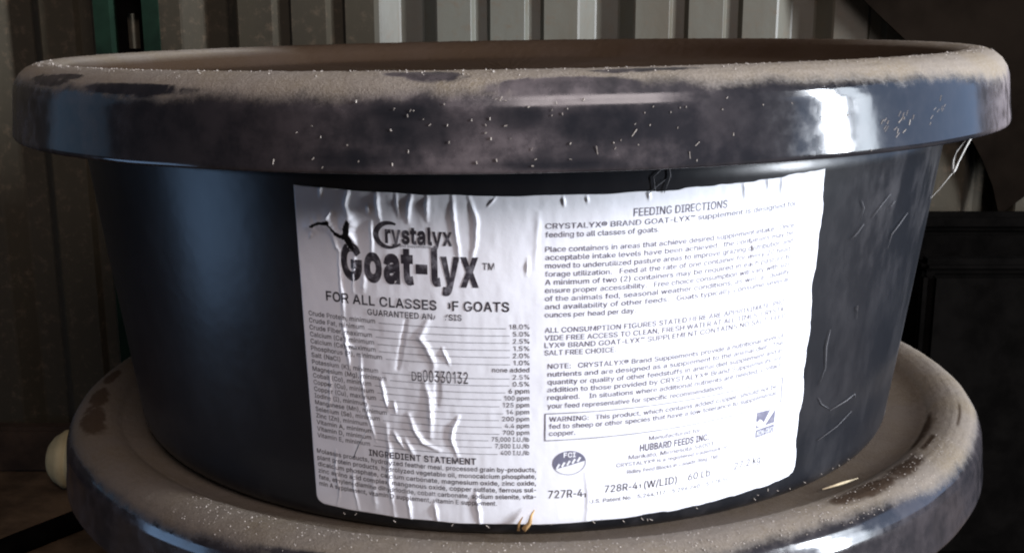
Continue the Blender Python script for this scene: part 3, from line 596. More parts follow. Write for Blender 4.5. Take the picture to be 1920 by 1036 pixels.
FONT = {
'%': (338, '88,141 77,142 68,145 60,149 53,154 48,160 43,168 40,176 38,184 37,194 37,206 38,215 40,224 43,232 48,240 54,246 60,251 68,255 78,258 88,258 98,258 107,255 115,251 122,246 128,240 132,232 135,224 137,215 138,206 138,194 137,184 135,176 132,168 127,160 122,154 115,149 107,145 98,142 / 88,164 96,165 102,168 106,173 109,179 111,186 112,194 112,206 111,214 109,221 106,227 102,232 96,235 88,236 80,235 74,232 69,227 66,221 64,214 64,206 64,194 64,186 66,179 69,173 74,168 80,165 / 251,-5 240,-4 231,-2 223,2 216,8 211,14 206,21 203,30 201,38 200,48 200,60 201,69 203,78 206,86 211,94 216,100 223,105 231,109 240,112 251,112 261,112 270,109 278,105 285,100 290,94 295,86 298,78 300,69 300,60 300,48 300,38 298,30 295,21 290,14 285,8 278,2 270,-2 261,-4 / 251,17 258,18 264,21 269,26 272,33 274,40 274,48 274,60 274,68 272,75 269,81 265,86 258,89 251,90 243,89 237,86 232,81 229,75 227,68 226,60 226,48 227,40 229,33 232,26 236,21 243,18 / 66,0 241,254 270,254 95,0'),
'(': (137, '45,103 45,122 47,142 50,162 55,182 60,202 66,221 73,239 80,255 88,270 118,270 110,252 102,233 95,214 90,195 85,176 81,157 78,138 76,120 76,103 76,88 78,73 80,57 84,41 88,25 94,8 101,-10 109,-28 118,-48 88,-48 75,-23 64,2 56,27 49,53 46,78'),
')': (137, '19,-48 28,-28 36,-9 43,9 49,26 53,42 57,58 59,73 60,88 61,103 60,120 59,138 56,157 52,176 47,195 41,214 35,233 27,252 19,270 48,270 56,255 64,239 71,221 77,202 82,182 86,162 90,142 91,122 92,103 91,78 87,52 81,27 72,1 61,-24 48,-48'),
',': (94, '19,-60 34,36 68,36 42,-60'),
'-': (158, '126,122 126,90 30,90 30,122'),
'.': (94, '48,-2 42,-1 36,1 31,4 28,9 26,15 25,20 26,27 28,32 31,37 36,40 42,43 48,43 54,43 59,40 64,37 68,32 70,27 71,20 70,15 68,9 64,4 59,1 54,-1'),
'/': (125, '117,266 36,-38 7,-38 89,266'),
'0': (227, '113,-3 95,-2 79,3 65,12 53,24 42,39 34,57 29,77 25,101 24,127 25,153 29,177 35,197 43,215 53,230 65,242 79,251 95,256 113,258 131,256 147,251 161,242 174,230 184,215 192,197 198,177 201,153 203,127 201,101 198,77 192,57 184,39 174,24 162,12 147,3 131,-2 / 113,25 125,26 136,30 145,37 153,46 160,58 165,72 169,88 171,107 172,127 171,148 169,166 165,182 160,197 153,208 145,218 136,224 125,228 113,230 101,228 91,224 82,218 73,208 67,197 62,182 58,166 55,148 55,127 55,107 58,88 62,72 67,58 73,46 82,37 91,30 101,26'),
'1': (190, '138,254 138,0 106,0 106,222 43,179 43,213 99,254'),
'2': (227, '32,0 32,24 117,114 126,124 134,133 141,141 147,149 152,156 155,163 158,170 160,178 160,186 159,194 157,202 154,209 149,215 143,220 137,224 129,227 121,229 112,230 102,229 94,227 86,224 79,219 74,213 69,207 66,199 64,190 64,181 33,181 34,196 37,209 43,221 51,232 60,241 72,248 84,253 98,257 112,258 127,257 141,254 153,248 164,241 173,233 181,223 186,211 189,199 191,186 190,177 188,168 185,159 181,150 175,140 168,129 159,118 147,105 133,90 76,30 76,28 195,28 195,0'),
'3': (227, '109,-3 94,-2 80,0 66,5 54,11 44,19 35,29 28,40 24,52 22,66 55,66 56,58 59,50 63,44 69,38 75,33 83,30 91,27 100,25 109,25 119,26 129,27 138,30 145,35 152,40 157,46 161,54 164,63 165,72 164,81 162,90 158,98 153,105 146,112 137,117 127,121 115,123 101,124 78,124 78,150 144,224 144,226 35,226 35,254 186,254 186,230 111,144 124,145 140,143 154,138 167,131 177,122 185,111 192,99 195,86 196,72 195,58 191,45 185,33 177,22 166,13 154,6 141,1 125,-2'),
'4': (227, '20,53 20,79 123,254 155,254 54,83 54,81 207,81 207,53 / 141,0 141,61 141,73 141,159 171,159 171,0'),
'5': (227, '111,-3 96,-2 82,1 70,6 59,12 49,20 41,30 35,41 32,53 30,65 61,65 62,58 65,51 69,44 74,39 80,34 87,30 94,27 102,26 111,25 120,26 130,28 138,32 146,38 152,44 157,52 161,61 163,71 164,81 163,92 161,101 157,111 151,119 145,125 137,131 129,135 119,138 109,138 100,138 92,137 84,134 76,131 69,127 64,123 34,126 48,254 183,254 183,226 75,226 67,151 68,151 74,155 81,159 89,162 97,165 106,166 115,167 126,166 137,164 147,160 156,156 165,150 172,143 179,134 185,125 189,116 193,105 195,94 195,82 194,66 191,51 184,38 176,26 166,16 154,8 141,1 126,-2'),
'6': (227, '113,-3 98,-2 84,1 71,7 60,15 50,25 42,37 36,51 33,65 32,81 33,93 35,106 40,119 47,134 56,151 69,170 126,254 161,254 87,148 87,148 92,151 98,153 104,155 110,157 117,157 132,156 146,153 158,147 169,140 178,131 185,120 190,107 193,94 194,79 193,63 190,49 184,36 176,25 166,15 155,7 142,1 128,-2 / 113,24 123,25 131,27 139,31 146,37 152,43 157,51 161,59 163,69 164,79 163,89 161,98 157,107 152,114 146,121 139,126 131,130 123,132 113,133 104,132 95,130 87,126 80,121 74,114 69,107 65,99 63,89 62,79 63,69 65,59 69,51 74,43 80,37 87,31 95,27 104,25'),
'7': (227, '48,0 162,224 162,226 31,226 31,254 195,254 195,224 82,0'),
'8': (227, '113,-3 97,-2 82,1 68,6 56,13 45,21 37,31 31,42 27,54 26,68 27,78 29,88 33,98 37,106 43,114 51,121 58,126 67,130 76,132 76,133 65,138 55,145 46,154 40,165 36,177 35,190 36,203 40,214 45,225 53,234 62,242 73,249 85,254 99,257 113,258 128,257 141,254 153,249 164,242 173,234 181,225 186,214 190,203 191,190 190,177 186,165 180,154 171,145 162,138 150,133 150,132 159,130 168,126 176,121 183,114 189,106 194,98 197,88 200,78 200,68 199,54 195,42 189,31 181,21 171,13 158,6 145,1 130,-2 / 113,25 124,25 134,27 142,30 150,34 156,40 161,46 165,53 168,61 168,69 168,78 165,87 161,94 156,101 149,107 141,111 133,115 123,117 113,118 103,117 93,115 85,111 77,107 70,101 65,94 61,87 58,78 58,69 58,61 61,53 64,46 70,40 76,34 84,30 92,27 102,25 / 113,145 122,145 130,147 137,150 144,154 149,159 154,165 157,172 159,180 160,188 159,196 157,203 154,210 149,216 144,221 138,225 130,228 122,229 113,230 104,229 96,228 89,225 82,221 77,216 72,210 69,203 67,196 66,188 67,180 69,172 72,165 77,159 82,154 89,150 96,147 104,145'),
'9': (227, '113,258 128,257 142,253 155,247 166,239 176,229 184,217 190,204 193,189 194,173 194,161 191,148 186,135 180,120 170,103 158,84 100,0 65,0 139,107 139,107 134,104 128,101 122,99 116,98 109,97 94,98 81,102 69,107 58,114 49,124 41,134 36,147 33,161 32,176 33,191 36,205 42,218 50,230 60,239 71,247 84,253 98,257 / 113,230 104,229 95,227 87,223 80,218 74,211 69,204 66,195 63,186 63,176 63,166 66,156 69,148 74,140 80,134 87,129 95,125 104,122 113,122 123,122 131,125 139,129 146,134 152,140 157,147 161,156 163,165 164,175 163,185 161,195 157,204 152,211 146,218 139,223 131,227 123,229'),
':': (94, '48,-2 42,-1 36,1 31,4 28,9 26,15 25,20 26,27 28,32 31,37 36,40 42,43 48,43 54,43 59,40 64,37 68,32 70,27 71,20 70,15 68,9 64,4 59,1 54,-1 / 48,135 42,136 36,138 31,142 28,147 26,152 25,158 26,164 28,170 31,174 36,178 42,180 48,181 54,180 59,178 64,174 68,170 70,164 71,158 70,152 68,147 64,142 59,138 54,136'),
'A': (240, '8,0 101,254 138,254 231,0 198,0 144,151 132,186 120,227 117,219 111,201 106,185 95,151 43,0 / 55,71 55,99 185,99 185,71'),
'B': (228, '30,0 30,254 121,254 137,253 152,250 164,245 175,239 184,230 190,221 195,210 198,199 199,187 198,177 197,168 193,160 189,153 184,148 178,143 172,139 165,136 157,133 157,131 166,130 174,127 182,123 189,117 196,110 201,102 205,92 208,81 209,68 208,56 205,44 200,33 193,24 184,16 172,9 158,4 142,1 123,0 / 62,29 122,29 140,30 154,34 165,40 172,48 176,58 178,68 177,77 175,85 171,92 166,99 160,104 153,109 144,113 135,115 124,115 62,115 / 62,143 119,143 128,143 136,145 144,148 151,152 157,157 162,163 165,170 167,178 168,186 167,197 163,206 156,214 147,221 135,225 120,226 62,226'),
'C': (255, '134,-3 113,-2 93,4 75,12 59,25 46,40 35,58 27,78 22,101 20,127 22,153 27,176 35,197 46,215 59,230 75,242 93,251 113,256 134,258 146,257 158,255 170,252 181,248 191,242 201,236 210,228 217,219 224,209 229,198 234,187 236,174 204,174 202,183 199,190 195,197 190,204 185,209 179,214 172,218 165,222 158,224 150,226 142,228 134,228 119,227 105,223 92,216 80,207 71,196 62,182 57,166 53,148 52,127 53,107 57,88 63,72 71,59 80,47 92,38 105,32 119,28 134,26 142,27 150,28 158,30 165,33 172,36 179,40 185,45 190,51 195,57 199,64 202,72 204,80 236,80 234,68 229,56 224,45 217,36 210,27 201,19 192,12 181,7 170,2 159,-1 146,-3'),
'D': (251, '109,0 48,0 48,29 107,29 127,30 144,34 159,40 171,49 182,61 189,75 195,90 198,108 200,128 198,147 195,165 190,180 182,194 172,205 160,214 145,221 129,225 110,226 47,226 47,254 113,254 136,253 157,248 176,239 192,228 206,213 217,196 225,175 229,153 231,128 229,102 224,80 217,59 206,42 192,27 175,15 156,7 134,2 / 62,254 62,0 30,0 30,254'),
'E': (209, '30,0 30,254 186,254 186,226 62,226 62,143 178,143 178,114 62,114 62,29 188,29 188,0'),
'F': (205, '30,0 30,254 185,254 185,226 62,226 62,139 173,139 173,111 62,111 62,0'),
'G': (260, '134,-3 113,-2 93,4 75,13 59,25 45,40 35,58 27,78 22,102 20,127 22,153 27,176 35,197 45,215 59,230 74,242 92,251 112,256 132,258 146,257 158,255 170,252 181,247 192,242 202,235 210,227 218,218 226,206 197,189 189,203 184,208 178,213 172,218 165,221 158,224 150,226 141,227 133,228 118,227 104,223 92,216 80,207 70,196 62,182 57,166 53,148 52,127 53,107 57,88 63,72 71,59 81,47 92,38 105,32 119,28 134,26 148,27 161,31 172,36 183,43 191,51 198,62 203,74 206,87 207,100 141,96 141,123 239,123 239,100 237,80 233,62 225,45 215,31 203,19 188,9 172,2 154,-2'),
'H': (258, '30,0 30,254 62,254 62,144 196,144 196,254 228,254 228,0 196,0 196,116 62,116 62,0'),
'I': (150, '16,0 16,29 59,29 59,226 16,226 16,254 135,254 135,226 91,226 91,29 135,29 135,0'),
'K': (233, '52,73 52,108 70,131 87,152 106,172 182,254 224,254 116,138 114,138 / 30,0 30,254 62,254 62,167 62,112 62,97 62,0 / 186,0 94,130 114,155 224,0'),
'L': (196, '30,0 30,254 62,254 62,29 181,29 181,0'),
'M': (314, '30,0 30,254 76,254 139,94 144,79 150,61 156,42 158,36 159,41 165,61 171,79 176,94 238,254 284,254 284,0 252,0 252,145 252,163 253,184 253,207 253,219 249,205 241,181 234,161 228,145 171,0 143,0 85,145 80,160 72,181 65,204 59,219 60,208 60,186 61,164 61,145 61,0'),
'N': (262, '30,0 30,254 68,254 172,91 181,75 194,53 201,39 200,54 200,79 199,97 199,254 232,254 232,0 193,0 101,145 89,165 74,191 60,215 61,192 62,164 62,145 62,0'),
'O': (267, '133,-3 112,-2 93,4 75,12 59,25 46,40 35,58 27,78 22,101 20,127 22,153 27,176 35,197 46,215 59,230 75,242 93,251 112,256 133,258 155,256 174,251 192,242 208,230 221,215 232,197 240,176 245,153 247,127 245,101 240,78 232,58 221,40 208,25 192,12 174,4 155,-2 / 133,26 148,28 162,32 175,38 186,47 196,58 204,72 210,88 214,106 215,127 214,148 210,166 204,182 196,196 186,207 175,216 162,223 148,227 133,228 119,227 105,223 92,216 81,207 71,196 63,182 57,166 53,148 52,127 53,106 57,88 63,72 71,58 81,47 92,38 105,32 119,28'),
'P': (222, '30,0 30,254 118,254 136,253 152,250 166,244 178,236 187,226 195,215 200,202 203,189 204,174 203,159 200,145 195,133 187,121 178,112 166,104 152,98 136,94 118,93 62,93 62,0 / 62,121 116,121 129,122 139,124 149,128 156,133 162,139 167,147 170,155 172,164 172,174 172,184 170,193 167,201 162,208 156,214 148,219 139,223 129,225 116,226 62,226'),
'R': (224, '30,0 30,254 118,254 136,253 153,250 167,244 178,237 188,227 195,217 200,204 204,191 205,176 204,161 200,148 195,136 188,125 178,116 166,109 152,103 136,100 118,99 62,99 62,0 / 62,128 117,128 129,128 140,130 149,133 156,138 162,143 167,150 170,158 172,167 173,176 172,186 170,194 167,202 162,209 156,215 149,220 140,223 129,225 116,226 62,226 / 177,0 115,115 151,115 214,0'),
'S': (223, '112,-4 94,-3 78,0 64,5 51,11 41,20 32,30 25,42 21,54 19,68 52,68 54,59 57,51 62,44 68,38 75,33 83,29 92,27 102,25 112,25 123,25 133,27 143,30 151,34 159,40 165,46 169,53 172,61 173,70 172,77 170,84 166,89 161,94 155,99 148,102 140,106 132,108 122,111 92,120 72,126 56,135 43,145 34,156 28,170 26,186 27,200 31,213 37,224 46,234 57,242 69,249 83,254 97,257 114,258 130,257 145,254 158,249 170,242 180,234 189,224 195,213 199,202 200,189 169,189 166,201 160,211 151,219 140,225 127,228 112,229 102,229 92,227 84,224 76,220 70,215 64,209 61,203 58,195 58,188 58,180 61,173 65,167 71,162 78,158 85,154 106,147 132,140 156,132 164,128 172,124 179,119 186,113 192,106 197,99 201,90 203,80 204,69 203,56 199,43 193,32 185,21 174,13 162,5 147,0 130,-3'),
'T': (224, '16,226 16,254 208,254 208,226 128,226 128,0 96,0 96,226'),
'U': (259, '129,-4 110,-3 93,1 77,8 63,17 52,27 42,40 36,54 31,70 30,87 30,254 62,254 62,89 63,77 66,66 70,57 77,48 84,40 94,34 104,29 116,27 129,26 143,27 155,29 165,34 175,40 182,48 188,57 193,66 195,77 196,89 196,254 229,254 229,87 227,70 223,54 216,40 207,27 195,17 182,8 166,1 149,-3'),
'V': (240, '102,0 8,254 42,254 96,103 108,69 120,27 123,36 129,54 133,69 145,103 197,254 231,254 139,0'),
'W': (343, '78,0 8,254 41,254 82,98 88,73 93,47 96,28 100,47 106,73 112,98 153,254 190,254 231,98 237,73 243,47 246,32 249,47 255,73 261,98 302,254 335,254 265,0 228,0 184,161 176,196 173,209 171,217 167,197 165,185 162,173 159,161 115,0'),
'X': (237, '9,0 101,130 15,254 52,254 89,200 102,181 112,164 119,151 126,164 136,181 149,200 187,254 223,254 137,131 228,0 191,0 146,65 134,83 125,98 119,109 113,98 103,83 91,65 46,0'),
'Y': (236, '102,0 102,104 8,254 46,254 96,172 111,146 116,137 118,131 121,137 126,146 140,172 191,254 228,254 134,104 134,0'),
'Z': (219, '21,0 21,23 137,193 153,215 162,227 143,226 111,226 20,226 20,254 198,254 198,231 84,64 67,40 57,27 76,28 107,29 200,29 200,0'),
'a': (195, '80,-4 68,-4 57,-1 47,2 38,8 30,14 24,22 19,32 16,42 15,54 16,64 18,73 22,80 26,87 32,92 39,97 46,100 54,103 63,105 89,110 117,113 123,114 129,116 133,117 135,120 137,123 138,127 138,128 137,136 136,142 133,148 130,153 125,158 120,161 113,163 106,165 98,165 89,165 82,164 75,161 69,158 63,154 59,150 55,146 52,142 50,137 20,146 26,156 32,165 39,173 48,179 57,184 66,188 77,190 87,192 97,192 104,192 112,191 119,190 128,187 135,184 143,180 150,175 156,168 161,160 165,150 168,139 168,126 168,0 138,0 138,26 136,26 134,21 130,17 126,12 121,8 115,4 108,1 100,-2 90,-4 / 85,23 96,23 106,26 114,29 121,34 127,40 132,47 135,54 137,61 138,69 138,95 130,91 116,88 100,86 88,84 81,83 74,81 67,79 61,77 56,74 52,70 48,65 47,59 46,52 46,46 48,41 51,36 55,32 59,29 65,26 71,24 78,23'),
'b': (212, '115,-4 104,-3 94,-1 86,2 79,6 74,11 69,16 59,29 56,29 56,0 26,0 26,254 57,254 57,160 59,160 69,173 73,178 79,182 86,186 94,190 103,192 115,192 130,191 144,187 156,180 168,171 177,160 185,146 191,131 194,113 195,94 194,75 191,58 185,42 177,29 168,17 157,8 144,1 130,-3 / 110,23 121,24 131,28 140,33 147,40 153,48 158,58 161,70 163,82 164,95 163,108 161,120 158,131 153,140 147,149 140,156 131,161 121,164 110,165 99,164 89,161 81,156 73,149 67,141 62,131 59,120 57,108 56,95 57,81 59,69 63,58 67,48 73,39 81,32 89,27 99,24'),
'c': (198, '104,-4 87,-3 72,1 58,8 46,17 36,29 28,43 22,58 18,75 17,94 18,113 22,130 28,146 36,159 46,171 58,180 72,187 87,191 104,192 113,192 122,191 130,189 138,186 146,182 153,178 159,173 165,167 170,161 174,154 178,146 181,138 151,131 150,136 148,140 145,145 135,155 131,158 126,161 121,162 116,164 110,165 104,165 92,164 81,161 73,155 65,148 59,139 54,129 51,118 49,106 48,94 49,81 51,70 54,59 59,49 65,40 73,33 81,28 92,24 104,23 110,24 116,24 121,26 126,28 131,30 135,33 139,36 143,40 146,44 148,49 150,54 152,59 181,51 179,43 175,35 171,28 165,22 160,16 153,11 146,6 138,3 130,0 122,-2 113,-4'),
'd': (212, '98,-4 82,-3 68,1 56,8 44,17 35,29 27,42 22,58 18,75 17,94 18,113 22,131 27,146 35,160 45,171 56,180 69,187 83,191 98,192 109,192 118,190 126,186 133,182 139,178 144,173 153,160 155,160 155,254 186,254 186,0 156,0 156,29 153,29 143,16 139,11 133,6 126,2 118,-1 109,-3 / 102,23 113,24 123,27 132,32 139,39 145,48 150,58 153,69 155,81 156,95 155,108 153,120 150,131 145,141 139,149 132,156 123,161 113,164 102,165 91,164 81,161 72,156 65,149 59,140 54,131 51,120 49,108 48,95 49,82 51,70 54,58 59,48 65,40 73,33 81,28 91,24'),
'e': (202, '106,-4 88,-3 73,1 58,8 46,17 36,29 28,42 22,58 18,75 17,93 18,112 22,129 28,145 36,159 46,170 58,180 71,187 86,191 103,192 113,192 123,190 133,187 142,183 151,177 160,170 167,162 173,152 179,141 182,128 185,113 186,97 186,85 48,85 49,75 51,64 55,53 61,44 67,37 76,31 85,26 95,24 106,23 114,23 120,25 127,26 133,29 138,32 143,36 147,41 150,47 153,53 182,45 179,36 174,27 168,20 160,13 151,7 141,2 130,-1 119,-3 / 48,110 154,110 154,113 152,124 149,134 144,143 138,151 131,157 123,161 113,164 103,165 92,164 82,161 73,157 66,151 59,143 54,135 51,125 49,116'),
'f': (127, '114,190 114,164 3,164 3,190 / 40,0 40,216 41,226 44,235 48,243 53,250 60,255 68,259 76,262 85,264 94,265 111,263 121,260 114,234 107,236 97,237 89,236 82,234 77,230 74,225 72,218 71,209 71,0'),
'g': (213, '103,-75 90,-75 78,-73 67,-70 57,-66 49,-61 41,-55 35,-49 30,-42 25,-35 51,-20 61,-33 65,-37 71,-41 77,-44 85,-47 93,-48 103,-49 118,-47 130,-44 141,-38 149,-29 154,-17 156,-3 156,34 153,34 143,21 139,16 133,12 126,8 118,5 109,3 97,2 83,4 69,7 56,13 45,22 35,32 28,45 22,60 18,77 17,96 18,114 22,131 27,147 35,160 45,171 56,180 69,187 83,191 98,192 109,192 119,190 127,186 134,182 139,178 144,173 154,159 157,159 157,190 186,190 186,-4 185,-20 181,-33 175,-45 167,-54 157,-62 145,-68 132,-72 118,-74 / 102,30 113,30 123,33 132,38 139,44 145,51 150,61 153,71 156,83 156,96 156,109 153,121 150,132 145,141 139,150 132,156 123,161 114,164 102,165 91,164 81,161 73,156 65,149 59,141 54,131 51,120 49,109 48,96 49,84 51,72 54,61 59,52 65,44 73,38 81,33 91,30'),
'h': (205, '57,113 57,0 26,0 26,254 57,254 57,157 58,159 66,172 76,181 87,187 100,191 114,192 126,191 137,189 148,184 157,178 164,170 170,160 175,149 178,135 179,120 179,0 148,0 148,118 147,131 143,143 136,152 128,159 117,163 105,165 96,164 88,162 80,159 74,154 68,148 63,141 60,133 58,124'),
'i': (83, '26,0 26,190 57,190 57,0 / 42,221 36,222 31,224 27,227 23,231 21,236 21,242 21,247 23,252 27,256 31,259 36,261 42,262 47,261 52,259 57,256 60,252 62,247 63,242 62,236 60,231 57,227 52,224 47,222'),
'k': (190, '55,68 55,106 60,106 142,190 180,190 92,100 89,100 / 26,0 26,254 57,254 57,0 / 147,0 74,93 96,114 186,0'),
'l': (95, '70,-1 56,0 45,4 37,10 31,19 27,29 26,42 26,254 57,254 57,49 57,42 58,35 60,31 63,28 67,27 73,26 80,26 85,27 90,1 81,0'),
'm': (305, '26,0 26,190 56,190 56,154 57,157 61,166 66,173 72,179 79,184 86,188 94,191 102,193 110,193 123,192 134,187 144,180 151,171 157,160 158,154 159,156 163,164 169,172 175,178 182,183 190,187 199,191 208,192 218,193 229,192 239,190 249,186 257,180 264,173 270,164 275,154 278,141 278,128 278,0 248,0 248,127 247,139 243,149 236,156 228,161 219,164 209,165 201,165 194,163 187,160 181,156 177,151 173,145 170,139 168,131 168,124 168,0 137,0 137,130 136,140 132,148 126,156 119,161 110,164 100,165 92,165 85,163 79,160 73,156 67,151 63,145 60,137 58,129 57,119 57,0'),
'n': (205, '57,113 57,0 26,0 26,190 56,190 56,155 58,159 66,172 76,181 87,187 100,191 114,192 126,191 137,189 147,184 156,178 164,170 170,160 175,149 178,135 179,120 179,0 148,0 148,118 147,131 143,143 136,152 128,159 117,163 105,165 96,164 88,162 80,159 74,154 68,148 63,141 60,133 58,124'),
'o': (208, '104,-4 87,-3 72,1 58,8 46,17 36,29 28,43 22,58 18,75 17,94 18,113 22,130 28,146 36,159 46,171 58,180 72,187 87,191 104,192 120,191 136,187 149,180 161,171 171,159 180,146 186,130 189,113 191,94 189,75 186,58 180,43 171,29 161,17 149,8 136,1 120,-3 / 104,23 116,24 126,28 135,33 143,40 149,49 154,59 157,70 159,81 160,94 159,106 157,118 154,129 149,139 143,148 135,155 126,161 116,164 104,165 92,164 81,161 73,155 65,148 59,139 54,129 51,118 49,106 48,94 49,81 51,70 54,59 59,49 65,40 73,33 81,28 92,24'),
'p': (212, '26,-71 26,190 56,190 56,160 59,160 69,173 73,178 79,182 86,186 94,190 103,192 115,192 130,191 144,187 156,180 168,171 177,160 185,146 191,131 194,113 195,94 194,75 191,58 185,42 177,29 168,17 157,8 144,1 130,-3 115,-4 104,-3 94,-1 86,2 79,6 74,11 69,16 59,29 57,29 57,-71 / 110,23 121,24 131,28 140,33 147,40 153,48 158,58 161,70 163,82 164,95 163,108 161,120 158,131 153,140 147,149 140,156 131,161 121,164 110,165 99,164 89,161 81,156 73,149 67,141 62,131 59,120 57,108 56,95 57,81 59,69 63,58 67,48 73,39 81,32 89,27 99,24'),
'q': (212, '186,-71 155,-71 155,29 153,29 143,16 139,11 133,6 126,2 118,-1 109,-3 98,-4 82,-3 68,1 56,8 44,17 35,29 27,42 22,58 18,75 17,94 18,113 22,131 27,146 35,160 45,171 56,180 69,187 83,191 98,192 109,192 118,190 126,186 133,182 139,178 144,173 153,160 156,160 156,190 186,190 / 102,23 113,24 123,27 132,32 139,39 145,48 150,58 153,69 155,81 156,95 155,108 153,120 150,131 145,141 139,149 132,156 123,161 113,164 102,165 91,164 81,161 72,156 65,149 59,140 54,131 51,120 49,108 48,95 49,82 51,70 54,58 59,48 65,40 73,33 81,28 91,24'),
'r': (130, '26,0 26,190 56,190 56,160 58,160 62,169 68,177 76,184 85,188 96,191 107,192 115,192 122,192 122,161 115,162 103,163 95,162 87,160 80,157 73,153 67,148 63,142 60,135 58,127 57,118 57,0'),
's': (182, '91,-4 78,-3 67,-2 56,2 46,6 38,12 31,19 25,27 21,37 18,47 47,53 50,44 55,36 62,30 70,26 80,24 91,23 103,24 113,26 122,31 129,37 133,44 134,51 133,58 131,63 127,68 122,72 115,75 106,78 75,85 59,90 46,96 36,104 29,113 25,124 23,137 24,147 27,157 33,166 39,173 48,180 58,185 69,189 81,191 94,192 106,192 117,190 127,186 136,182 143,176 149,170 155,162 159,154 162,145 134,139 131,146 127,152 121,158 114,163 105,165 94,166 83,165 74,163 65,158 59,153 56,146 54,139 55,132 58,126 62,122 68,118 76,114 86,111 115,105 131,100 143,93 153,86 160,76 164,66 166,53 165,43 161,33 156,24 149,16 140,9 130,3 118,-1 105,-3'),
't': (114, '102,190 102,164 3,164 3,190 / 32,236 63,236 63,49 64,41 65,35 68,31 72,27 78,26 85,25 93,26 101,27 107,1 96,-1 84,-2 69,-1 56,4 46,11 38,20 34,32 32,46'),
'u': (205, '91,-3 79,-2 68,1 57,5 48,12 41,20 35,29 30,41 27,54 26,69 26,190 57,190 57,72 58,58 62,47 68,37 77,31 88,26 100,25 109,26 117,28 125,31 131,36 137,41 142,48 145,57 147,66 148,76 148,190 179,190 179,0 149,0 149,35 147,30 139,18 129,8 117,2 105,-1'),
'v': (195, '81,0 9,190 42,190 83,78 87,66 90,55 93,43 97,29 101,43 105,55 108,66 112,78 152,190 186,190 113,0'),
'w': (284, '69,0 11,190 44,190 67,107 77,68 80,54 84,38 85,33 86,37 89,53 93,67 103,107 126,190 158,190 181,107 191,68 194,53 198,37 198,34 199,37 203,53 206,68 217,107 240,190 272,190 215,0 184,0 159,86 152,112 145,140 142,154 138,140 131,112 124,86 99,0'),
'x': (189, '10,0 77,97 14,190 50,190 95,122 141,190 176,190 114,98 179,0 143,0 95,72 46,0'),
'y': (195, '24,-69 31,-43 47,-45 57,-43 65,-37 72,-26 81,-1 9,190 42,190 97,30 153,190 186,190 102,-29 93,-47 83,-59 70,-68 54,-72 38,-72'),
'z': (190, '21,0 21,23 127,160 127,161 24,161 24,190 166,190 166,165 63,30 63,28 169,28 169,0'),
'®': (231, '116,59 102,60 90,63 77,67 66,73 55,80 46,88 37,98 30,108 24,120 20,132 17,145 16,158 17,172 20,185 24,197 30,208 37,219 46,229 55,237 66,244 77,250 90,254 102,257 116,258 129,257 142,254 154,250 166,244 176,237 186,229 195,219 202,208 207,197 212,185 214,172 215,158 214,145 212,132 207,120 202,108 195,98 186,88 176,80 166,73 154,67 142,63 129,60 / 116,83 129,84 142,88 154,93 164,101 173,110 181,121 187,132 190,145 191,158 190,172 187,185 181,196 173,207 164,216 154,224 142,229 129,233 116,234 102,233 90,229 78,224 67,216 58,207 51,196 45,185 42,172 40,158 42,145 45,132 51,121 58,110 67,101 78,93 90,88 102,84 / 137,113 114,156 137,156 159,113 / 81,113 81,204 126,204 131,204 135,203 139,201 144,199 148,195 151,191 154,187 155,181 156,175 155,169 154,163 151,158 147,154 143,150 139,147 134,145 130,144 125,144 101,144 101,113 / 101,159 119,159 129,163 131,166 133,170 133,175 133,180 131,183 129,186 120,189 101,189'),
'™': (212, '145,163 104,254 121,254 149,188 177,254 193,254 153,163 / 101,163 101,254 117,254 117,163 / 180,163 180,254 197,254 197,163 / 41,163 41,246 58,246 58,163 / 13,240 13,254 85,254 85,240'),
' ': (94, ''),
}

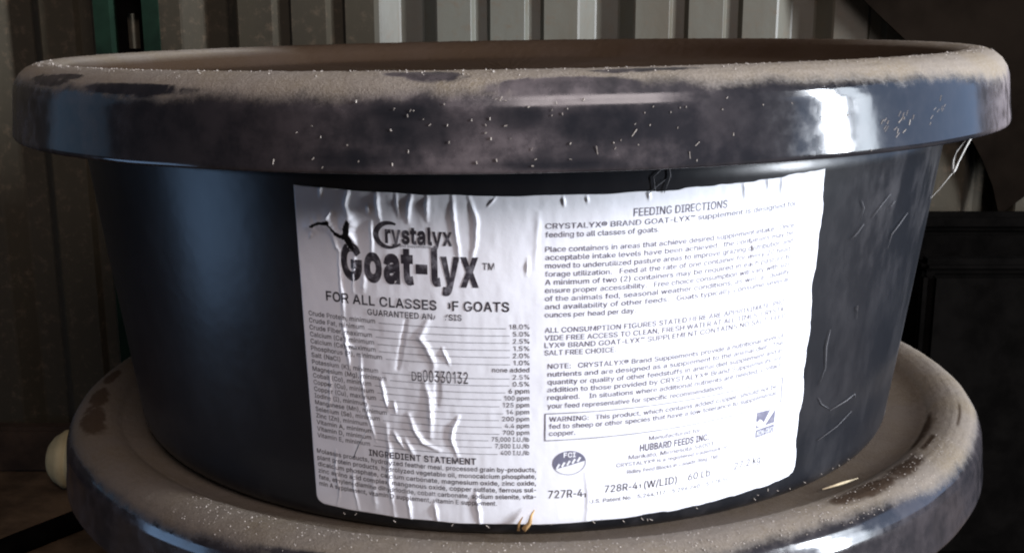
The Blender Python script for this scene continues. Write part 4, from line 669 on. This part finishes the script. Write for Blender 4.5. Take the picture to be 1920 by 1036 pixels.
def glyphs(items):
    """(text, bold) list -> filled 2D meshes (verts with a layer number, faces) from the outlines above, 500 units to the em"""
    obs = []
    for text, bold in items:
        cus = []
        x = 0
        for ch in text:
            adv, d = FONT.get(ch, FONT[' '])
            loops = [np.array([[int(k) for k in p.split(',')] for p in sp.split()], float) for sp in d.split(' / ')] if d else []
            area = [.5 * np.sum(q[:, 0] * np.roll(q[:, 1], -1) - np.roll(q[:, 0], -1) * q[:, 1]) for q in loops]
            sgn = np.sign(area[int(np.argmax(np.abs(area)))]) if loops else 1
            bb = [(q.min(0), q.max(0)) for q in loops]
            lay_ = {}
            for n_ in range(len(loops)):           # strokes that overlap go on separate layers
                if area[n_] * sgn > 0:
                    lay_[n_] = 1 + max([lay_[p_] for p_ in lay_ if (bb[p_][0] < bb[n_][1]).all() and (bb[n_][0] < bb[p_][1]).all()], default=-1)
            for n_ in range(len(loops)):
                if n_ not in lay_:
                    inn = [p_ for p_ in lay_ if area[p_] * sgn > 0 and (bb[p_][0] <= bb[n_][0] + 1).all() and (bb[n_][1] <= bb[p_][1] + 1).all()]
                    lay_[n_] = lay_[min(inn, key=lambda p_: abs(area[p_]))] if inn else 0
            for n_, q in enumerate(loops):
                if len(q) > 6:                  # drop points that all but coincide
                    q = q[np.hypot(*(q - np.roll(q, 1, 0)).T) > 3.2]
                if bold:                        # push every outline outwards to make the letter heavier
                    e_ = np.roll(q, -1, 0) - q; e_ /= np.maximum(np.hypot(e_[:, 0], e_[:, 1]), 1e-6)[:, None]
                    n1 = np.stack([e_[:, 1], -e_[:, 0]], -1) * sgn; n0 = np.roll(n1, 1, 0)
                    mt_ = (n0 + n1) / np.maximum(1 + np.sum(n0 * n1, 1), .35)[:, None]
                    q = q + np.clip(mt_ * bold * 500, -bold * 520, bold * 520)
                while len(cus) <= lay_[n_]:
                    c_ = bpy.data.curves.new('print', 'CURVE'); c_.dimensions = '2D'; c_.fill_mode = 'BOTH'; cus.append(c_)
                s_ = cus[lay_[n_]].splines.new('POLY'); s_.points.add(len(q) - 1); s_.use_cyclic_u = True
                for pt, (a_, b_) in zip(s_.points, q): pt.co = ((a_ + x) / 500, b_ / 500, 0, 1)
            x += adv + bold * 700
        row = []
        for c_ in cus:
            o = bpy.data.objects.new('print', c_); col.objects.link(o); row.append(o)
        obs.append(row)
    bpy.context.view_layer.update()
    dg = bpy.context.evaluated_depsgraph_get()
    res = []
    for row in obs:
        V, F = [], []
        for k, o in enumerate(row):
            ev_ = o.evaluated_get(dg); me = ev_.to_mesh(); b_ = len(V)
            V += [(v.co.x, v.co.y, k) for v in me.vertices]; F += [[i_ + b_ for i_ in p.vertices] for p in me.polygons]
            ev_.to_mesh_clear()
        res.append((np.array(V).reshape(-1, 3), F))
    for row in obs:
        for o in row:
            d_ = o.data; bpy.data.objects.remove(o); bpy.data.curves.remove(d_)
    return res
G = glyphs([('H', 0)] + [(t, b) for _, t, _, _, _, _, b, _ in LINES] + [('rystalyx', .036), ('Brand Supplements', .0), ('FCI', .03), ('SAFE', .03), ('NON-GMO', .01)])
CAP = G[0][0][:, 1].max()
def fit(g, x0, y0, x1, cap):
    V, F = g
    lo, hi = V[:, 0].min(), V[:, 0].max()
    return np.stack([x0 + (V[:, 0] - lo) / (hi - lo) * (x1 - x0), y0 + V[:, 1] / CAP * cap, V[:, 2]], -1), F
blocks = {}
for g, (blk, t, x0, y, x1, cap, b, al) in zip(G[1:], LINES):
    blocks.setdefault(blk, []).append(fit(g, x0, y, x1, cap * .93))
def rect(x0, y0, x1, y1, w=None): return ([(x0, y0), (x1, y0), (x1, y1), (x0, y1)], [(0, 1, 2, 3)])
def strip(x0, y0, x1, y1, w):
    dx, dy = x1 - x0, y1 - y0; l_ = math.hypot(dx, dy); nx, ny = -dy / l_ * w / 2, dx / l_ * w / 2
    return ([(x0 - nx, y0 - ny), (x1 - nx, y1 - ny), (x1 + nx, y1 + ny), (x0 + nx, y0 + ny)], [(0, 1, 2, 3)])
for x0, x1, y in ROWS:
    if x1 - x0 > 6: blocks['analysis_table'].append(strip(x0, y, x1, y + .6, .7))
for q in ((-41.5, -76.5, 374, -73.5), (-41.5, -123, 376, -118)): blocks['warning_box'].append(strip(*q, 1.3))
blocks['warning_box'].append(strip(-41.5, -123.5, -41.5, -76, 1.8)); blocks['warning_box'].append(strip(376, -118.5, 374, -73, 1.8))
small = ('analysis_table', 'ingredient_text', 'feeding_text', 'maker_text', 'warning_box')
for blk, polys in blocks.items():
    lay(blk, polys, M_TABLEINK if blk in ('analysis_table', 'ingredient_text') else M_SMALLINK if blk in small else M_INK, cut=blk not in ('feeding_text', 'maker_text'))
# brand mark: a long hooked C with the rest of the word inside it
def arc_band(cx, cy, rx, ry, a0, a1, w0, w1, n=28):
    V, F = [], []
    for i in range(n + 1):
        t = i / n; a_ = math.radians(a0 + (a1 - a0) * t); w = (w0 + (w1 - w0) * math.sin(math.pi * min(1, t * 1.15))) / 2
        c_, s_ = math.cos(a_), math.sin(a_)
        V += [(cx + (rx - w) * c_, cy + (ry - w) * s_), (cx + (rx + w) * c_, cy + (ry + w) * s_)]
        if i: F.append((2 * i - 2, 2 * i - 1, 2 * i + 1, 2 * i))
    return V, F
ng = len(LINES) + 1
mark = [arc_band(-274, 208.5, 21, 19, 62, 320, 3.5, 8.5), fit(G[ng], -281, 197.5, -180, 24.5), fit(G[ng + 1], -265, 191.3, -212, 4.2)]
lay('brand_mark', mark, M_INK)
# oval mark: dark upper half with pale letters, pale lower half
def oval(cx, cy, rx, ry, keep, n=48):
    pts = [(cx + rx * math.cos(2 * math.pi * i / n), cy + ry * math.sin(2 * math.pi * i / n)) for i in range(n)]
    pts = [p for p in pts if keep(p)]
    return (pts, [tuple(range(len(pts)))])
OX, OY = -2.8, -164
lay('oval_mark', [oval(OX, OY, 26, 21, lambda p: p[1] - OY > .28 * (p[0] - OX) - 6), arc_band(OX, OY, 26, 21, 0, 360, .9, .9, 48)], M_GREYINK)
lay('oval_lettering', [fit(G[ng + 2], -12, -153.5, 7, 8)] + [strip(OX - 20 + i * 8.2, OY - 9 + i * 2.6, OX - 15.5 + i * 8.2, OY - 1 + i * 2.6, 3.4) for i in range(5)], M_PAPER, lift=.8)
lay('check_mark', [([(325, -125.5), (354, -127), (341.5, -148), (337.5, -143), (332.5, -139.5), (328.5, -143.5), (325, -143)], [(0, 1, 2, 3, 4, 5, 6)]),
                   ([(365, -129), (365, -154), (344, -154.6)], [(0, 1, 2)]), ([(325, -149), (334.5, -155), (325, -155.6)], [(0, 1, 2)]),
                   ([(326, -158.5), (365, -157), (365, -171.5), (326, -173)], [(0, 1, 2, 3)])], M_GREYINK, cut=False)
lay('check_lettering', [fit(G[ng + 4], 328, -170.0, 363, 9)], M_PAPER, lift=.8)

# ---------------------------------------------------------------- dust lumps, specks, lint
def octa(p, r):
    x, y, z = p
    return ([(x + r, y, z), (x, y + r, z), (x - r, y, z), (x, y - r, z), (x, y, z + r * .8), (x, y, z - r)],
            [(0, 1, 4), (1, 2, 4), (2, 3, 4), (3, 0, 4), (1, 0, 5), (2, 1, 5), (3, 2, 5), (0, 3, 5)])
prL = lid_profile(.05)
dL = np.concatenate([[0], np.cumsum(np.hypot(*np.diff(prL, axis=0).T))]); k0L = int(np.argmin(abs(prL[:, 0] - 1) + abs(prL[:, 1]))); dL -= dL[k0L]
def on_lid(th, s, lift=0.0):
    r = np.interp(s, dL, prL[:, 0]); z = np.interp(s, dL, prL[:, 1]); t = math.radians(th)
    if s < .1: r += lift
    else: z += lift
    return (r * math.sin(t) * S, -r * math.cos(t) * S, z * S)
parts = []
for i in range(420):
    th = rnd.uniform(-75, 75); s = rnd.gauss(.168, .012)
    parts.append(octa(on_lid(th, s), S * rnd.uniform(.0008, .0022) * (1.7 if rnd.random() < .05 else 1)))
stuff(mesh_ob('dust_crumbs', *join(parts), M_SPECK, upper_lid, smooth=False))
parts = []
for i in range(75):
    th = rnd.choice((-12, -4, 3, 9, 15, 33)) + rnd.gauss(0, 5); s = rnd.uniform(.005, .10)
    if not -20 < th < 70: continue
    p = Vector(on_lid(th, s, .001)); L_ = S * rnd.uniform(.0008, .0022) * (3 if rnd.random() < .06 else 1); an = rnd.gauss(1.1, .5)
    t = Vector((math.cos(math.radians(th)) * math.cos(an), math.sin(math.radians(th)) * math.cos(an), math.sin(an)))
    parts.append(tube([p - t * L_, p + t * L_ * .2, p + t * L_], S * rnd.uniform(.0004, .0010), 4))
for i in range(22):                       # fine scuffs right of the bright reflection
    th, s = rnd.uniform(32, 42), rnd.uniform(.02, .06)
    s += (th - 36) * .0025
    parts.append(tube([on_lid(th, s, .0006), on_lid(th + rnd.uniform(.15, .5), s + rnd.uniform(.003, .009), .0006)], S * rnd.uniform(.0003, .0008), 4))
stuff(mesh_ob('chaff_flecks', *join(parts), M_SPECK, upper_lid, smooth=False))
parts = []
for i in range(700):
    th = rnd.uniform(-38, 60); s = rnd.uniform(.12, .2)
    parts.append(octa(on_lid(th, s), S * rnd.uniform(.0008, .0020)))
stuff(mesh_ob('dust_crumbs', *join(parts), M_SPECK, lower_lid, smooth=False))
# pale lint and cobweb bits stuck to the tub wall right of the label
def on_tub(th, z, h=.003):
    r = RC + SL * z + h; t = math.radians(th)
    return (r * math.sin(t) * S, -r * math.cos(t) * S, (z - ZB) * S)
LINT = [[(39.5, -.265), (40.5, -.255), (41.3, -.243)], [(42.8, -.235), (44.2, -.218), (46, -.20)], [(48, -.30), (48.4, -.275), (50, -.262), (52, -.245)], [(43, -.40), (43.3, -.39), (43.6, -.415)],
        [(38.5, -.42), (38.3, -.45), (38.9, -.49), (38.2, -.52)], [(38.6, -.545), (39.5, -.56), (41, -.572)], [(41.5, -.578), (45, -.572), (47, -.566), (47.4, -.575)], [(40, -.63), (44, -.617), (47, -.60)], [(40, -.20), (40.8, -.215), (40.5, -.235)], [(46.5, -.225), (47.5, -.215)],
        [(-18.2, -.60), (-17.4, -.575), (-16.4, -.55)], [(13.5, -.155), (13.2, -.135), (14.2, -.12), (13.8, -.10)], [(14.4, -.16), (14.9, -.135), (14.6, -.11)], [(12.8, -.16), (14.4, -.14)]]
for L_ in LINT:
    mesh_ob('lint', *tube([on_tub(*p) for p in L_], [S * .0005] + [S * rnd.uniform(.0004, .0011) for _ in L_[2:]] + [S * .0004], 5), M_LINT, upper)
parts = []
for i in range(22):
    th = rnd.uniform(-24, 52); z = -.712 + abs(rnd.gauss(0, .007))
    p = Vector(on_tub(th, z, .001)); parts.append(tube([p, p + Vector((rnd.uniform(-1, 1), 0, rnd.uniform(.1, .8))) * S * .006], S * .0008, 4))
stuff(mesh_ob('chaff_flecks', *join(parts), M_SPECK, upper, smooth=False))

# ---------------------------------------------------------------- loose things on the stack
def uppt(u, v, h): return Vector(wrap(np.array([u / 1000]), np.array([v / 1000]), np.array([h / 1000]))[0]) + upper.location
a, b = uppt(-75, -276, 16), uppt(-58, -243, 9)
o = mesh_ob('straw_stalk', *tube([a, a.lerp(b, .35) + Vector((.001, 0, 0)), a.lerp(b, .7), b], [S * .0048, S * .0036, S * .0024, S * .0008], 6), M_STRAW)
tag(o, 'short brown straw stalk leaning on the bottom edge of the white label', 'straw')
a, b = uppt(-83, -279, 13), uppt(-72, -256, 7)
o = mesh_ob('straw_sliver', *tube([a, a.lerp(b, .5) + Vector((-.0012, 0, 0)), b + Vector((-.001, 0, 0))], [S * .003, S * .0024, S * .0006], 5), M_STRAW)
tag(o, 'thin curved straw blade just left of the brown stalk at the label bottom', 'straw')
a, b = W(.536, -.655, -.7105), W(.612, -.606, -.7105)
o = mesh_ob('straw_piece', *tube([a, a.lerp(b, .5) + Vector((.0006, -.0008, .0006)), b], [S * .0012, S * .0028, S * .0008], 6), M_PALESTRAW)
tag(o, 'pale straw piece lying on the lower lid beside the tub base', 'straw')
web = thing('cobweb', 'white cobweb scrap hanging below the right side of the upper lid', 'cobweb', W(.854, -.35, -.15))
def rel(p): return Vector(W(*p)) - web.location
pa = [(.866, -.36, -.112), (.858, -.355, -.134), (.849, -.352, -.158), (.842, -.35, -.178), (.835, -.35, -.196), (.831, -.35, -.203)]
pb = [(.858, -.36, -.115), (.852, -.353, -.136), (.837, -.348, -.160), (.832, -.348, -.176), (.831, -.35, -.192), (.833, -.35, -.202)]
v1 = tube([rel(p) for p in pa], [S * q for q in (.0012, .0040, .0026, .0022, .0040, .0008)], 6, .5)
v2 = tube([rel(p) for p in pb], [S * q for q in (.0010, .0030, .0034, .0020, .0030, .0008)], 6, .5)
mesh_ob('tuft', *join([v1, v2]), M_WEB, web)
mesh_ob('thread', *tube([rel(p) for p in ((.832, -.35, -.20), (.812, -.35, -.228), (.795, -.35, -.248), (.780, -.36, -.262))], [S * .0008, S * .0005, S * .0005, S * .0007], 5), M_WEB, web)

# ---------------------------------------------------------------- things behind the stack
post = thing('steel_post', 'green painted steel channel post against the brown wall', 'post', W(-1.22, 1.24, ZF))
def pbox(x0, x1, y0, y1, z0, z1): return box((x0 + 1.22) * S, (x1 + 1.22) * S, (y0 - 1.24) * S, (y1 - 1.24) * S, z0 * S, z1 * S)
PZ = 3.2
mesh_ob('flange', *join([pbox(-1.325, -1.275, 1.20, 1.207, .0, PZ), pbox(-1.281, -1.275, 1.207, 1.268, 0, PZ)]), M_GREEN, post, smooth=False)
mesh_ob('flange', *join([pbox(-1.172, -1.120, 1.20, 1.207, .0, PZ), pbox(-1.172, -1.166, 1.207, 1.268, 0, PZ)]), M_GREEN, post, smooth=False)
wb = []
zz = 0.0
while zz < PZ - .01:                      # web with a row of oval slots
    wb.append(pbox(-1.275, -1.172, 1.268, 1.274, zz, zz + .20))
    wb.append(pbox(-1.275, -1.243, 1.268, 1.274, zz + .20, zz + .31)); wb.append(pbox(-1.204, -1.172, 1.268, 1.274, zz + .20, zz + .31))
    zz += .31
mesh_ob('web', *join(wb), M_BLACK, post, smooth=False)

pipe = thing('plastic_pipe', 'white plastic pipe with a rounded cap lying on the floor behind the lower tub', 'pipe', W(-1.50, 1.10, -1.36))
def xlathe(pr, n=40):
    V, F, _, _ = lathe(np.array(pr) * S, n); V = np.stack([V[:, 2], V[:, 1], V[:, 0]], -1); return V, F
mesh_ob('cap', *xlathe([(.002, -.060), (.03, -.057), (.058, -.046), (.078, -.029), (.090, -.009), (.097, .0), (.097, .02), (.093, .023), (.093, .029), (.098, .032), (.098, .10), (.09, .10)]), M_PVC, pipe)
mesh_ob('pipe_body', *xlathe([(.084, .06), (.085, .9), (.075, .9), (.075, .06)]), M_PVC, pipe)

p0, p1 = W(-1.20, 1.02, -1.432), W(-1.66, .32, -1.432)
o = mesh_ob('dark_streak', *tube([p0, p0.lerp(p1, .3) + Vector((.003, 0, 0)), p0.lerp(p1, .6), p1], .0085, 12), M_BLACK)  # near-black tube laid slantwise on the floor
tag(o, 'narrow black hose lying across the brown floor left of the lower tub', 'streak')

# dark sheet added as the wall's shadow at the right, with a curved lower edge
pts = [(1.10, .135), (1.165, .075), (1.235, .015), (1.31, -.06), (1.375, -.135), (1.43, -.215), (1.475, -.29), (1.525, -.37), (1.57, -.46), (1.60, -.56)]
V, F = [], []
ys = lambda x, z: 1.225 + .012 * math.sin(x * 14 + z * 5)
cols = []
for k, (x, z) in enumerate([(.95, .26), (1.03, .195)] + pts):
    n = 14
    for j in range(n + 1):
        t = j / n; xx = x + (3.4 - x) * t; zz_ = z + (1.1 - z) * t * .9
        V.append((xx * S, ys(xx, zz_) * S, (zz_ - ZF) * S))
    if k:
        for j in range(n): a = (k - 1) * (n + 1) + j; F.append((a, a + 1, a + n + 2, a + n + 1))
top = [(i, (-1.0 + 2.2)) for i in range(0)]
b = len(V); V += [(x, y + .002, z) for x, y, z in V]; F += [tuple(q + b for q in reversed(g)) for g in F]
o = mesh_ob('shadow_sheet', V, F, M_SHADE)
tag(o, 'dark brown tarp sheet with a curved edge, added as shade over the right part of the siding', 'shadow')
# black box added to make the shade low on the right
shade_ob = thing('shade_box', 'black trough standing against the wall right of the tubs', 'shade', W(2.3, 1.0, ZF))
def bb(x0, x1, y0, y1, z0, z1, bv=.004): return box((x0 - 2.3) * S, (x1 - 2.3) * S, (y0 - 1.0) * S, (y1 - 1.0) * S, (z0) * S, (z1) * S, bv)
mesh_ob('box_sides', *join([bb(1.14, 3.4, .55, .58, .02, .86), bb(1.14, 3.4, 1.17, 1.20, .02, .86), bb(1.12, 1.14, .56, 1.19, .02, .86), bb(3.4, 3.42, .56, 1.19, .02, .86), bb(1.13, 3.41, .56, 1.19, .0, .04)]), M_BLACK, shade_ob, smooth=False)
mesh_ob('box_edge', *join([bb(1.11, 3.44, .53, .60, .86, .90), bb(1.11, 3.44, 1.155, 1.205, .86, .92), bb(1.11, 1.16, .60, 1.155, .86, .90)]), M_BLACK, shade_ob, smooth=False)
mesh_ob('box_bar', *bb(1.16, 3.4, 1.155, 1.17, .68, .75), M_BLACK, shade_ob, smooth=False)
